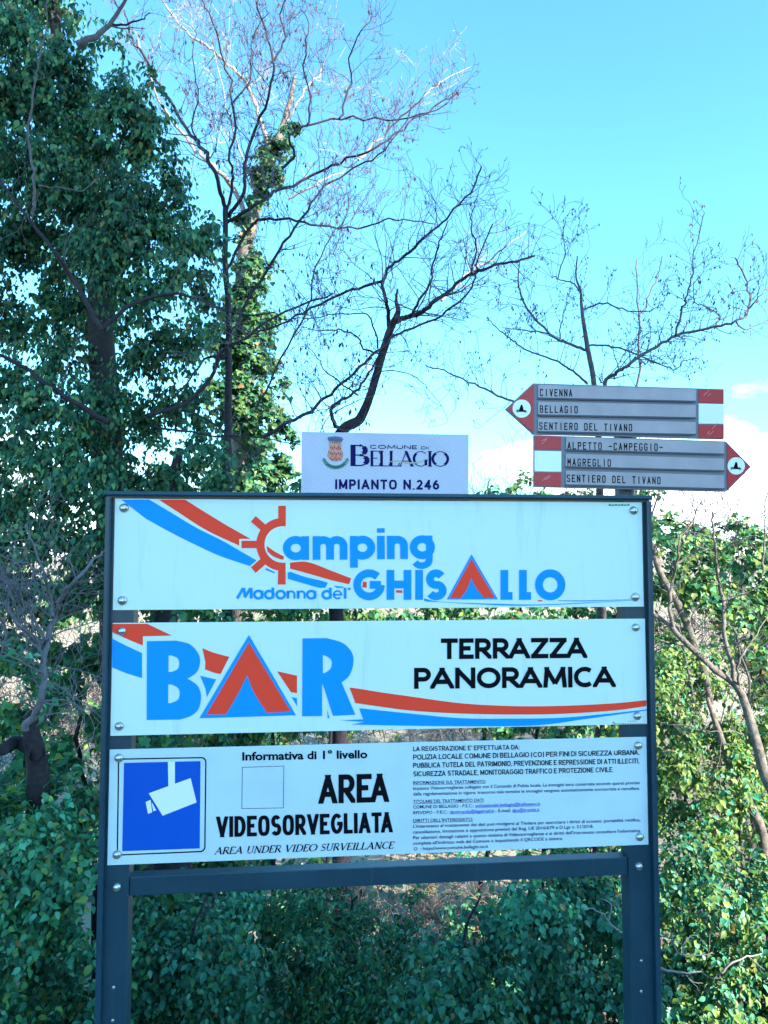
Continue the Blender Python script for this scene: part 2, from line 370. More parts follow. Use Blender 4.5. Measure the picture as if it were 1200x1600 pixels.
def stroke_word(s, h, t, gap, table=None, fixed=None, space=0.35):
    """quads of the word in units where cap height is h; returns list per stroke and total width"""
    x = 0; strokes = []; prev_ = ' '
    for ch in s:
        if ch == ' ':
            prev_ = ' '
        if ch == ' ': x += (fixed+gap if fixed is not None else space*h); continue
        wf, lines = (table or {}).get(ch, G[ch])
        if fixed is None and x and (ch == 'A' or prev_ == 'A') and prev_ not in ' AI' and ch not in 'I': x -= .09*h if 'C' not in (ch, prev_) else .11*h
        prev_ = ch
        ww = fixed-t if fixed is not None and ch not in 'I' else wf*(h-t)*WS[0]
        if fixed is not None and ch == 'I': off = (fixed-t)/2; ww = 0
        else: off = 0
        for ln in lines:
            pl = [(x+off+t/2+p[0]*ww, t/2+p[1]*(h-t)) for p in ln]
            strokes.append(thicken(pl, t, (x+off-.001 if ch not in 'AV' else x-.25*t, x+off+ww+t+.001 if ch not in 'AV' else x+ww+1.25*t, -.3 if ch in ',()' else 0, h+.1 if ch in '()' else h)))
        x += (fixed if fixed is not None else ww+t)+gap
    return strokes, x-gap
def word(name, s, x0, y0, x1, y1, h, t, parent, Y, m, gap=.14, table=None, fixed=None, skew=0.0, label=None, space=.35):
    """fit a stroke word between baseline ends (x0,y0)-(x1,y1) px, cap height h px, stroke t as a share of cap height"""
    if fixed is None:      # condense or widen the letters, not their strokes
        target = (P(x1, y1, Y)-P(x0, y0, Y)).length/(P(x0, y0-h, Y)-P(x0, y0, Y)).length
        lo, hi = .2, 2.5
        for _ in range(22):
            WS[0] = (lo+hi)/2
            if stroke_word(s, 1.0, t, gap, table, fixed, space)[1] > target: hi = WS[0]
            else: lo = WS[0]
    st, wd = stroke_word(s, 1.0, t, gap, table, fixed, space)
    WS[0] = 1.0
    return put(name, st, wd, 1.0, x0, y0, x1, y1, h, parent, Y, m, skew, label)
def put(name, strokes, wd, H, x0, y0, x1, y1, h, parent, Y, m, skew=0.0, label=None):
    O = P(x0, y0, Y); ex = (P(x1, y1, Y)-O)/wd; ez = (P(x0, y0-h, Y)-O)/H
    V = []; F = []
    for k, qs in enumerate(strokes):
        for q in qs:
            b = len(V)
            for p in q:
                c = O+ex*(p[0]+skew*p[1])+ez*p[1]; V.append((c.x, Y-LIFT*.36*(k % 7), c.z))
            area = sum(q[i-1][0]*q[i][1]-q[i][0]*q[i-1][1] for i in range(len(q)))
            idx = list(range(b, b+len(q))); F.append(tuple(idx if area > 0 else idx[::-1]))
    return meshobj(name, V, F, m, parent, label=label)

CAPH = 0.69
def text(name, s, x0, y0, x1, y1, h, parent, Y, m, bold=0.0, label=None, spacing=1.0, underline=False, skew=0.0):
    c = bpy.data.curves.new('t', 'FONT'); c.body = s; c.size = 1.0; c.offset = bold; c.resolution_u = 3; c.space_character = spacing
    o = bpy.data.objects.new('t', c); COL.objects.link(o)
    dg = bpy.context.evaluated_depsgraph_get(); me = o.evaluated_get(dg).to_mesh()
    vs = [tuple(v.co) for v in me.vertices]; fs = [tuple(p.vertices) for p in me.polygons]
    o.evaluated_get(dg).to_mesh_clear(); bpy.data.objects.remove(o); bpy.data.curves.remove(c)
    xa = min(v[0] for v in vs); xb = max(v[0] for v in vs)
    if underline:
        b = len(vs); vs += [(xa, -.16, 0), (xb, -.16, 0), (xb, -.09, 0), (xa, -.09, 0)]; fs.append((b, b+1, b+2, b+3))
    O = P(x0, y0, Y); ex = (P(x1, y1, Y)-O)/(xb-xa); ez = (P(x0, y0-h, Y)-O)/CAPH
    V = []
    for v in vs:
        q = O+ex*(v[0]-xa+skew*v[1])+ez*v[1]; V.append((q.x, Y, q.z))
    F = []
    for f in fs:
        a, b2, c2 = (V[i] for i in f[:3])
        F.append(f if (b2[2]-a[2])*(c2[0]-a[0]) - (b2[0]-a[0])*(c2[2]-a[2]) < 0 else f[::-1])
    return meshobj(name, V, F, m, parent, label=label)

# serif capitals: (thick?, line) pairs plus automatic serifs at stem ends
def serif_word(s, thick, thin, gap, space=.4):
    SG = {
     'B': (.62, [(1, [(.14, 0), (.14, 1)]), (0, [(0, 1), (.5, 1)]+arc(.5, .76, .3, .24, 90, -90, 8)+[(.14, .52)]), (0, [(.14, .52), (.5, .52)]+arc(.5, .26, .4, .26, 90, -90, 8)+[(0, 0)]), (2, arc(.55, .76, .25, .2, 55, -55, 6)), (2, arc(.58, .26, .32, .2, 55, -55, 6))]),
     'E': (.55, [(1, [(.16, 0), (.16, 1)]), (0, [(0, 1), (.9, 1), (.95, .82)]), (0, [(.16, .52), (.72, .52)]), (0, [(0, 0), (.9, 0), (1, .2)])]),
     'L': (.55, [(1, [(.16, 0), (.16, 1)]), (0, [(0, 1), (.34, 1)]), (0, [(0, 0), (.9, 0), (1, .2)])]),
     'A': (.8, [(0, [(.08, 0), (.5, 1)]), (1, [(.9, 0), (.48, 1)]), (0, [(.22, .34), (.78, .34)]), (0, [(-.04, 0), (.2, 0)]), (0, [(.76, 0), (1.04, 0)])]),
     'G': (.8, [(0, arc(.52, .5, .5, .5, 45, 320, 18)), (1, arc(.52, .5, .47, .46, 130, 230, 8)), (1, [(.88, .06), (.88, .42)]), (0, [(.72, .42), (1.02, .42)])]),
     'I': (.3, [(1, [(.5, 0), (.5, 1)]), (0, [(.1, 1), (.9, 1)]), (0, [(.1, 0), (.9, 0)])]),
     'O': (.9, [(0, arc(.5, .5, .5, .5, 0, 360, 24)), (1, arc(.5, .5, .47, .46, 125, 235, 8)), (1, arc(.5, .5, .47, .46, -55, 55, 8))]),
     'R': (.68, [(1, [(.14, 0), (.14, 1)]), (0, [(0, 1), (.5, 1)]+arc(.5, .75, .3, .25, 90, -90, 8)+[(.14, .5)]), (1, [(.45, .5), (.95, 0)]), (0, [(0, 0), (.3, 0)])]),
     'U': (.75, [(1, [(.16, 1), (.16, .3)]), (0, [(.16, .3)]+arc(.5, .3, .34, .3, 180, 360, 10)[1:]+[(.84, 1)]), (0, [(0, 1), (.32, 1)]), (0, [(.7, 1), (1, 1)])]),
     'N': (.78, [(0, [(.15, 0), (.15, 1)]), (1, [(.12, 1), (.86, 0)]), (0, [(.86, 0), (.86, 1)]), (0, [(0, 0), (.3, 0)]), (0, [(.7, 1), (1, 1)])]),
     'D': (.78, [(1, [(.14, 0), (.14, 1)]), (0, [(0, 1), (.42, 1)]+arc(.42, .5, .52, .5, 90, -90, 12)+[(0, 0)]), (2, arc(.5, .5, .42, .44, 50, -50, 8))]),
     'V': (.75, [(1, [(.08, 1), (.5, 0)]), (0, [(.5, 0), (.92, 1)]), (0, [(-.04, 1), (.24, 1)]), (0, [(.8, 1), (1.04, 1)])]),
     'S': (.5, [(0, arc(.5, .75, .42, .25, 20, 270, 10)+arc(.5, .25, .45, .25, 90, -160, 10)[1:]), (1, [(.25, .6), (.75, .4)])]),
     'C': (.72, [(0, arc(.54, .5, .52, .5, 45, 318, 18)), (1, arc(.54, .5, .48, .46, 130, 230, 8))]),
    }
    x = 0; out = []
    for ch in s:
        if ch == ' ':
            prev_ = ' '
        if ch == ' ': x += space; continue
        wf, ls = SG[ch]
        for kind, ln in ls:
            t = thin if kind == 0 else thick
            pl = [(x+p[0]*wf, t/2*0+thin/2+p[1]*(1-thin)) for p in ln]
            out.append(thicken(pl, t, (x-.3, x+wf+.3, 0, 1)))
        x += wf+gap
    return out, x-gap

# ------------------------------------------------------------------ setting: ground
def hgt(x, y):
    s = lambda a, b, t: (lambda u: u*u*(3-2*u))(min(1, max(0, (t-a)/(b-a))))
    h = -2.0*s(0.35, 3.4, y)
    h += 2.3*s(9, 26, y) + 1.1*s(24, 90, y)
    h += 0.07*math.sin(x*1.3+y*.7)*s(.6, 2, y) + .25*math.sin(x*.11+1)*s(15, 40, y)
    h += 0.8*s(2.2, 6, x)*s(1.0, 3.5, y)*(1-s(9, 16, y))
    return h
def terrain():
    xs = sorted(set([-900, -500, -300, -200, -140, -100, -70, -50, -36, -26]+[i*.8 for i in range(-24, 25)]+[26, 36, 50, 70, 100, 140, 200, 300, 500, 900]))
    ys = sorted(set([-900, -400, -200, -100, -60, -40, -30, -20, -14, -10, -7, -5, -4]+[-3+i*.4 for i in range(0, 60)]+[22+i*2 for i in range(0, 20)]+[70, 90, 120, 160, 220, 300, 450, 700, 1100]))
    V = [(x, y, hgt(x, y)-0.02) for y in ys for x in xs]; n = len(xs)
    F = [(j*n+i, j*n+i+1, (j+1)*n+i+1, (j+1)*n+i) for j in range(len(ys)-1) for i in range(n-1)]
    m = mat('dry_grass', (0.40, 0.33, 0.25), 0.95, noise=(0.9, 0.35, (0.24, 0.20, 0.14)), bump=(14, 0.8))
    o = meshobj('ground', V, F, m, smooth=True); o['kind'] = 'structure'
terrain()
# asphalt lane the photographer stands on, with a kerb to the verge
mb = MB(); mb.box(-40, 40, -7.0, -1.1, -0.02, 0.012)
mb.build('road', mat('asphalt', (0.05, 0.05, 0.052), 0.9, noise=(40, .4, (.07, .07, .07)), bump=(200, .5)))['kind'] = 'structure'
mb = MB(); mb.box(-40, 40, -1.1, -0.95, -0.05, 0.12, .015)
mb.build('kerb', mat('concrete', (.35, .34, .32), .9, noise=(30, .4, (.28, .27, .25))))['kind'] = 'structure'

# ------------------------------------------------------------------ unseen block of flats, added behind the camera to throw shade on the verge
def shade_block():
    u = Vector((SDIR.x, SDIR.y, 0)).normalized(); v = Vector((-u.y, u.x, 0))   # v along (x+y)
    def W(a, b, z): q = u*a+v*b; return (q.x, q.y, z)
    u0, u1, v0, v1, H = 25.0, 37.0, -9.0, 3.5, 20.6
    t = thing('shade_building', 'tall plastered block of flats, unseen, added behind the photographer to cast shade', 'occluder', W(u0, v0, 0))
    wallm = mat('plaster', (0.55, 0.50, 0.42), .9, noise=(1.5, .4, (.48, .43, .36)))
    def bx(name, a0, a1, b0, b1, z0, z1, m):
        vs = [W(a, b, z) for a in (a0, a1) for b in (b0, b1) for z in (z0, z1)]
        o = MB(); o.add(vs, [(0, 1, 3, 2), (4, 6, 7, 5), (0, 4, 5, 1), (2, 3, 7, 6), (0, 2, 6, 4), (1, 5, 7, 3)])
        return o.build(name, m, t)
    bx('wall', u0, u1, v0, v1, 0, H, wallm)
    o = MB(); rm = mat('roof_tile', (.30, .13, .08), .9)
    um = (u0+u1)/2
    vs = [W(u0-.5, v0-.4, H), W(u1+.5, v0-.4, H), W(um, v0-.4, H+2.6), W(u0-.5, v1+.1, H), W(u1+.5, v1+.1, H), W(um, v1+.1, H+2.6)]
    o.add(vs, [(0, 2, 1), (3, 4, 5), (0, 3, 5, 2), (1, 2, 5, 4), (0, 1, 4, 3)]); o.build('roof', rm, t)
    wm = mat('window_glass', (.03, .04, .05), .08); sm = mat('shutter', (.08, .13, .08), .6)
    for z in (1.2, 4.3, 7.4, 10.5, 13.6, 16.7):
        for k in range(4):
            b = v0+1.6+k*2.8
            bx('window', u0-.03, u0+.02, b, b+1.0, z, z+1.5, wm)
            for q in (b-.52, b+1.02): bx('shutter', u0-.06, u0-.01, q, q+.5, z, z+1.5, sm)
shade_block()

# ------------------------------------------------------------------ the sign
sign = thing('information_sign', 'large dark frame on two posts carrying three white printed panels and a small town plate', 'sign', (0, 0, 0))
YP = 0.004
lx0 = P(161.3, 960, -.012).x; lx1 = P(209, 960, YP).x
rx1 = P(1021.5, 960, -.012).x; rx0 = P(975.8, 960, YP).x
ztop = P(600, 770.5, -.014).z
def post(x_out, x_in, sgn):
    lip = 0.0115*sgn
    poly = [(x_out, -.012), (x_out+lip*.72, -.012), (x_out+lip, -.0105), (x_out+lip, YP), (x_in-.002*sgn, YP), (x_in, YP+.002), (x_in, .050), (x_out, .050)]
    mb = MB(); mb.prism(poly, -0.02, ztop-.014, 'z')
    return mb.build('post', M_frame, sign)
p1 = post(lx0, lx1, 1); p2 = post(rx1, rx0, -1)
mb = MB()
mb.prism([(-.015, ztop-.0075), (-.0135, ztop-.001), (-.010, ztop), (.050, ztop), (.050, ztop-.0138), (.004, ztop-.0138), (.004, ztop-.0095), (-.0135, ztop-.0095)], lx0-.001, rx1+.001, 'x')
mb.build('top_rail', M_frame, sign)
za = P(203, 1370, .012).z; zb = P(203, 1399.5, .012).z
mb = MB(); mb.box(lx1+.0005, rx0-.0005, .010, .046, zb, za, .0015)
mb.build('crossbar', M_frame, sign)
def bolt(px, py, Y, r, parent, h=.0075):
    c = P(px, py, Y-.006); mb = MB(); mb.dome((c.x, Y, c.z), r, h)
    o = mb.build('bolt', M_steel, parent, smooth=True)
    return o
for px, py, pp in ((181.5, 1388, p1), (1000, 1355, p2)): bolt(px, py, YP, .0098, pp)
for px, py, pp in ((176.5, 1545, p1), (175, 1597, p1), (1003.5, 1503, p2), (1003.5, 1551, p2)):
    bolt(px, py, YP, .0036, pp, .002)

def panel(tl, tr, bl, br, m, label):
    mb = MB()
    q = [P(*c, 0) for c in (tl, tr, br, bl)]
    x0 = (q[0].x+q[3].x)/2; x1 = (q[1].x+q[2].x)/2; z1 = (q[0].z+q[1].z)/2; z0 = (q[2].z+q[3].z)/2
    mb.box(x0, x1, 0, .003, z0, z1, .0006)
    return mb.build('panel', m, sign, label=label)
T1 = -.0004; T2 = -.0010; T3 = -.0016
# ---- panel 1
pa = panel((179.6, 778.8), (1003, 785), (176, 953.8), (1006, 947.5), M_panel, 'topmost white panel reading Camping Madonna del Ghisallo')
flat('stripe', [cA([(100, 78)]+crv([(200, 155), (300, 210), (400, 260), (500, 305), (620, 345)])+[(640, 320)]+crv([(570, 280), (500, 240), (400, 190), (300, 130), (212, 78)])),
    cA(crv([(675, 358), (690, 364), (712, 372)])+[(714, 368), (695, 358), (680, 350)]),
    cA(crv([(765, 362), (830, 385), (900, 402), (925, 410)])+[(915, 430)]+crv([(890, 430), (830, 413), (765, 394)])),
    cA([(948, 422), (990, 426), (985, 430), (960, 431)])], T1, M_blue, pa, label='bright blue swoosh stripe')
flat('swoosh', [cB(crv([(258, 462), (262, 474), (330, 478), (560, 490), (700, 490), (860, 483), (1068, 470)])+crv([(1068, 468), (860, 480), (700, 486), (560, 484), (330, 476), (270, 466)])),
    cB(crv([(780, 473), (900, 474), (1064, 467)])+crv([(1064, 466), (900, 470), (780, 470)]))], T1, M_blue, pa)
flat('stripe', [cA([(250, 78)]+crv([(330, 130), (440, 200), (572, 262)])+[(572, 235), (617, 235)]+crv([(520, 180), (430, 125), (355, 78)])),
    cA(crv([(680, 262), (710, 283), (748, 303)])+[(752, 318)]+crv([(735, 316), (705, 304), (684, 285)])),
    cA(crv([(800, 327), (850, 328), (940, 362), (1018, 392)])+[(1010, 416)]+crv([(940, 400), (850, 374), (770, 352)])+[(768, 330)]),
    cA([(1065, 405), (1080, 407), (1080, 430), (1062, 428)]),
    cB([(147, 430), (172, 431), (172, 441), (147, 440)]), cB([(700, 469), (720, 469), (718, 474), (702, 474)])], T1, M_red, pa, label='orange red swoosh stripe')
# gear-shaped C
gx, gy = 441.8, 850.7
ring = [(gx+8-3.2, gy-41.2)]+[(gx+41.5*math.cos(a), gy+41.5*math.sin(a)) for a in [math.radians(-97-(166*k/28)) for k in range(29)]]
inner = [(gx+28.5*math.cos(a), gy+28.5*math.sin(a)) for a in [math.radians(-263+(182*k/28)) for k in range(29)]]
Cpoly = [(446.5, 823.2), (446.5, 790.3), (434.8, 790.3), (434.8, 809.8)]+[(gx+41.5*math.cos(a), gy+41.5*math.sin(a)) for a in [math.radians(-99.7-(160.5*k/28)) for k in range(29)]]+[(434, 913.3), (446.3, 913.3), (446.3, 879.8)]+[(gx+28.5*math.cos(a), gy+28.5*math.sin(a)) for a in [math.radians(-279+(198*k/28)) for k in range(29)]]
def rot_rect(cx, cy, ang, r0, r1, wd):
    c, s = math.cos(math.radians(ang)), math.sin(math.radians(ang))
    return [(cx+c*a-s*b, cy+s*a+c*b) for a, b in ((r0, -wd/2), (r1, -wd/2), (r1, wd/2), (r0, wd/2))]
spokes = [rot_rect(gx, gy, 180, 40, 64.5, 11.6), rot_rect(gx, gy, 221, 40, 61, 11.6), rot_rect(gx, gy, 139, 40, 61, 11.6)]
wh = [rot_rect(gx, gy, 180, 38, 68, 16), rot_rect(gx, gy, 221, 38, 64, 16), rot_rect(gx, gy, 139, 38, 64, 16),
      [(gx+44.5*math.cos(math.radians(a)), gy+44.5*math.sin(math.radians(a))) for a in range(75, 286, 8)]]
flat('emblem_outline', wh, T1-.0004, M_panel, pa)
flat('emblem', [Cpoly]+spokes, T2-.0003, M_red, pa, label='orange red letter C shaped like a rayed sun')
# the red stripe shows again inside the C
flat('stripe', [cA(crv([(680, 262), (710, 283), (750, 305)])+[(748, 318)]+crv([(735, 316), (705, 304), (684, 285)]))], T2-.0004, M_red, pa)
# 'amping' built from circles and stems
def amping():
    t = 12.2; xh = 875-838; st = []
    def ln(pts, tt=t): st.append(thicken(pts, tt, (-1e3, 1e3, -1e3, 1e3)))
    X0, base = 441.8, 875.0
    def bowl(cx, rx): ln([(cx+(rx-t/2)*math.cos(2*math.pi*k/28), xh/2+(xh/2-t/2+.5)*math.sin(2*math.pi*k/28)) for k in range(29)])
    bowl(20, 20); ln([(39.5-t/2+1, 0), (39.5-t/2+1, xh)])
    def arch(x0, x1):   # shoulder from stem at x0 to stem at x1
        r = (x1-x0)/2
        ln([(x0+r-r*math.cos(math.pi*k/14), xh-t/2-r*.9+r*.9*math.sin(math.pi*k/14)) for k in range(15)]+[(x1, 0)])
    ln([(52, 0), (52, xh)]); arch(52, 73); arch(73, 94)
    ln([(110, -13), (110, xh)]); bowl(123.5, 20)
    ln([(152.5, 0), (152.5, xh)]); ln([(152.5, xh+5), (152.5, xh+12)])
    ln([(168, 0), (168, xh)]); arch(168, 189)
    bowl(218, 20); ln([(229, xh)]+[(229, 2)]+[(217+12*math.cos(a), -1+9*math.sin(a)*1.1) for a in [math.radians(-10-13*k) for k in range(12)]], 10.5)
    return st
put('lettering', amping(), 235, 37, 441.8, 875, 676.8, 873, 37, pa, T2-.0003, M_blue, label='bright blue lettering amping')
def lower_word():
    st = []
    G2 = dict(G)
    def o(x, r=.34): st.append(thicken([(x+r*math.cos(2*math.pi*k/18), .36+r*1.0*math.sin(2*math.pi*k/18)) for k in range(19)], .23, (-9, 99, -9, 9)))
    def ln(*p): st.append(thicken(list(p), .24, (-9, 99, -9, 9)))
    def n(x): ln((x, 0), (x, .72)); st.append(thicken([(x, .5)]+[(x+.27-.27*math.cos(math.pi*k/8), .42+.24*math.sin(math.pi*k/8)) for k in range(9)]+[(x+.54, 0)], .18, (-9, 99, -9, 9)))
    x = 0; ln((0, 0), (.5, .95)); ln((.55, .95), (.66, .1)); ln((.62, .1), (1.12, .95)); ln((1.16, .95), (1.16, 0))
    o(1.75); ln((2.05, 0), (2.05, .72)); o(2.65); ln((2.95, 0), (2.95, 1)); o(3.6); n(4.2); n(5.05); o(6.15); ln((6.45, 0), (6.45, .72))
    o(7.45); ln((7.75, 0), (7.75, 1)); st.append(thicken([(8.05, .36), (8.68, .36)]+[(8.36+.32*math.cos(a), .36+.34*math.sin(a)) for a in [math.radians(15+300*k/14) for k in range(15)]], .16, (-9, 99, -9, 9)))
    ln((9.0, 0), (9.0, 1)); ln((9.35, .8), (9.35, 1.0))
    return st
put('lettering', lower_word(), 9.45, 1.0, 370.5, 935.3, 547.6, 935.5, 17.5, pa, T2, M_blue, label='small blue lettering Madonna del')
bl = []
def heavy(s, x0, x1, h, t, table=None): return stroke_word(s, h, t, 0, table)[0]
BIGY = 937.2
def bigletter(ch, x0, x1, y0, y1, t):
    wd, hh = x1-x0, y1-y0
    lines = G[ch][1]; out = []
    for lnn in lines:
        pl = [(t/2+p[0]*(wd-t) if wd > t+.5 else wd/2, t/2+p[1]*(hh-t)) for p in lnn]
        for q in thicken(pl, t if wd > t+.5 else wd, (-9, wd+9, 0, hh)): out.append([(x0+a, y1-b) for a, b in q])
    return out
for ch, a, b in (('G', 552, 600), ('H', 604, 642.8), ('I', 648.8, 661), ('S', 664.8, 698), ('L', 782, 807), ('L', 811, 836), ('O', 836, 883.5)):
    bl.append((ch, a, b))
strokes = []
for ch, a, b in bl: strokes.append(bigletter(ch, a, b, 889.5 if ch in 'GOS' else 890.5, 938 if ch in 'GOS' else 937.2, 12.2))
def flat_quads(name, groups, Y, m, parent, label=None):
    V = []; F = []
    k = 0
    for g in groups:
        for q in g:
            b = len(V)
            for p in q: c = P(p[0], p[1], Y); V.append((c.x, Y-LIFT*.25*(k % 4), c.z))
            k += 1
            ar = sum(q[i-1][0]*q[i][1]-q[i][0]*q[i-1][1] for i in range(len(q)))
            idx = list(range(b, b+len(q))); F.append(tuple(idx if ar < 0 else idx[::-1]))
    return meshobj(name, V, F, m, parent, label=label)
flat_quads('lettering', strokes, T2, M_blue, pa, label='large blue lettering Ghisallo with a tent for the A')
flat('tent_logo', [cB([(442, 290), (345, 467), (545, 466)])], T2, M_blue, pa)
flat('tent_logo', [cB([(442, 308), (533, 460), (492, 461)]+crv([(492, 461), (462, 425), (440, 382)])+crv([(440, 382), (425, 425), (398, 462)])+[(357, 462)])], T3, M_red, pa, label='orange red tent flap drawn in the letter A')
flat('lettering', [cB([(x, 94+(i % 2)*1.5), (x+9, 94+(i % 2)*1.5), (x+9, 101), (x, 101)]) for i, x in enumerate(range(978, 1060, 12))], T2, M_green, pa)
for c in ((193, 793.5), (190.3, 938.5), (991.3, 797.5), (993.8, 933)): bolt(*c, 0, .0108, pa)
# ---- panel 2
pb = panel((175.8, 973), (1008, 967), (172.3, 1149.8), (1011, 1131.4), M_panel, 'middle white panel reading Bar, Terrazza Panoramica')
flat('stripe', [cCc([(66, 63), (205, 63), (303, 110), (187, 113), (187, 150), (120, 122), (66, 97)]),
    cCc(crv([(424, 160), (470, 178), (532, 195)])+[(497, 264)]+crv([(470, 258), (435, 245)])+[(436, 215)]),
    cCc([(722, 252), (802, 270), (802, 340), (778, 336)]),
    crv(cD([(-35, 311), (0, 315), (100, 331), (200, 345), (400, 372), (600, 383), (800, 382), (1000, 372), (1125, 360)]))+crv(cD([(1125, 383), (1000, 400), (800, 413), (600, 416), (400, 412), (200, 400), (0, 373), (-12, 370)]))], T1, M_red, pb, label='orange red stripe broken by the letters')
flat('stripe', [cCc([(64, 122), (120, 150), (184, 180), (184, 280), (120, 260), (64, 237)]),
    cCc([(415, 270), (480, 285), (442, 356), (436, 320)]), cCc([(780, 355), (802, 360), (802, 392)]),
    [(561, 1106.7)]+crv(cD([(10, 392), (200, 412), (400, 430), (600, 432), (800, 428), (1000, 410), (1125, 396)]))+crv(cD([(1125, 401), (900, 432), (700, 458), (450, 462), (200, 460), (0, 456), (-30, 455)]))+cCc([(1070, 455), (970, 448), (1066, 444)])], T1, M_blue, pb, label='bright blue stripe broken by the letters')
Bp = cCc([(203, 132), (320, 130)]+crv([(320, 130), (375, 145), (410, 185), (414, 225), (400, 258), (364, 283)])+crv([(372, 285), (405, 310), (419, 350), (410, 400), (380, 430), (335, 445)])+[(202, 447)])
Bh1 = cCc([(289, 190)]+crv([(300, 189), (325, 200), (332, 222), (325, 244), (300, 255)])+[(289, 255)])
Bh2 = cCc([(288, 305)]+crv([(300, 305), (326, 318), (334, 342), (326, 366), (300, 379)])+[(288, 380)])
Rp = cCc([(824, 121), (920, 120)]+crv([(920, 120), (985, 140), (1022, 180), (1026, 225), (1010, 270), (980, 297)])+[(1035, 426), (945, 430), (905, 305), (902, 305), (902, 431), (822, 432)])
Rh = cCc([(905, 188)]+crv([(915, 190), (936, 204), (941, 222), (934, 244), (915, 258)])+[(905, 260)])
flat('lettering', [(Bp, [Bh1, Bh2])], T2, M_blue, pb, label='huge blue letter B')
flat('lettering', [(Rp, [Rh])], T2, M_blue, pb, label='huge blue letter R')
flat('tent_logo', [cCc([(610, 107), (412, 440), (798, 428)]), ], T2, M_blue, pb)
flat('tent_logo', [cCc([(610, 137), (777, 413), (682, 418)]+crv([(682, 418), (632, 340), (603, 268)])+crv([(603, 268), (565, 345), (518, 424)])+[(440, 425)])], T3, M_red, pb, label='orange red tent flap drawn in the letter A')
flat('sliver', [cCc([(922, 405), (932, 440), (924, 440)])], T3, M_blue, pb)
word('lettering', 'TERRAZZA', 688.8, 1030, 917.2, 1028, 32.4, .22, pb, T2, M_black, gap=.07, label='black capitals Terrazza')
word('lettering', 'PANORAMICA', 647, 1076.5, 961.8, 1073.5, 33, .22, pb, T2, M_black, gap=.07, label='black capitals Panoramica')
flat('lettering', [cD([(x, 450), (x+7, 450), (x+7, 454), (x, 454)]) for x in range(1000, 1120, 10)]+[cD([(x, 441), (x+6, 441), (x+6, 444), (x, 444)]) for x in range(1052, 1085, 9)]+[cD([(993, 444), (1001, 444), (1001, 451), (993, 451)])], T2, M_tan, pb)
for c in ((189.5, 986.5), (185.4, 1135.6), (994.5, 980.7), (997, 1119.3)): bolt(*c, 0, .0100, pb)
# ---- panel 3
pc = panel((170.8, 1171.3), (1010, 1151.5), (167.8, 1352.2), (1013.3, 1319.7), M_sheet, 'bottom grey white panel about video surveillance')
def rrect(tl, tr, br, bl, r, n=6):
    out = []
    c = [Vector(tl), Vector(tr), Vector(br), Vector(bl)]
    for i in range(4):
        p, a, b = c[i], (c[i-1]-c[i]).normalized()*r, (c[(i+1) % 4]-c[i]).normalized()*r
        for k in range(n+1):
            t = math.pi/2*k/n
            out.append(tuple(p+a*(1-math.sin(t))+b*(1-math.cos(t))))
    return out
q0 = cE([(84, 135), (423, 129), (419, 493), (79, 507)]); q1 = cE([(89, 140), (418, 134), (414, 488), (84, 502)])
flat('frame_line', [(rrect(*q0, 8), [rrect(*q1, 6.5)])], T1, M_black, pc)
flat('pictogram', [cE([(107, 152), (400, 145), (397, 479), (100, 490)])], T1, M_camblue, pc, label='blue square with a white surveillance camera')
flat('camera_symbol', [cE([(275, 148), (302, 147), (302, 236), (277, 245)]), cE([(202, 268), (362, 210), (385, 303), (255, 354)]),
    cE([(190, 301), (209, 293), (215, 341), (199, 347)]), cE([(213, 302), (231, 333), (219, 337)])], T2, M_white, pc)
text('lettering', 'Informativa di 1° livello', 378.5, 1188, 574, 1184.3, 12.4, pc, T2, M_black, .03)
qf0 = cE([(559, 168), (720, 163), (718, 325), (557, 328)]); qf1 = cE([(561, 170), (718, 165), (716, 323), (559, 326)])
flat('frame_line', [(qf0, [qf1])], T1, M_navy, pc)
word('lettering', 'AREA', 498, 1256, 607.5, 1253, 45, .185, pc, T2, M_black, gap=.05, table=HEL, label='black capitals Area')
word('lettering', 'VIDEOSORVEGLIATA', 338, 1308.5, 613.5, 1300.5, 32.5, .19, pc, T2, M_black, gap=.06, table=HEL, label='black capitals Videosorvegliata')
st, wd = serif_word('AREA UNDER VIDEO SURVEILLANCE', .16, .085, .10)
put('lettering', st, wd, 1.0, 335, 1335.3, 614, 1326, 11.5, pc, T2, M_black, .26, label='small black italic capitals Area Under Video Surveillance')
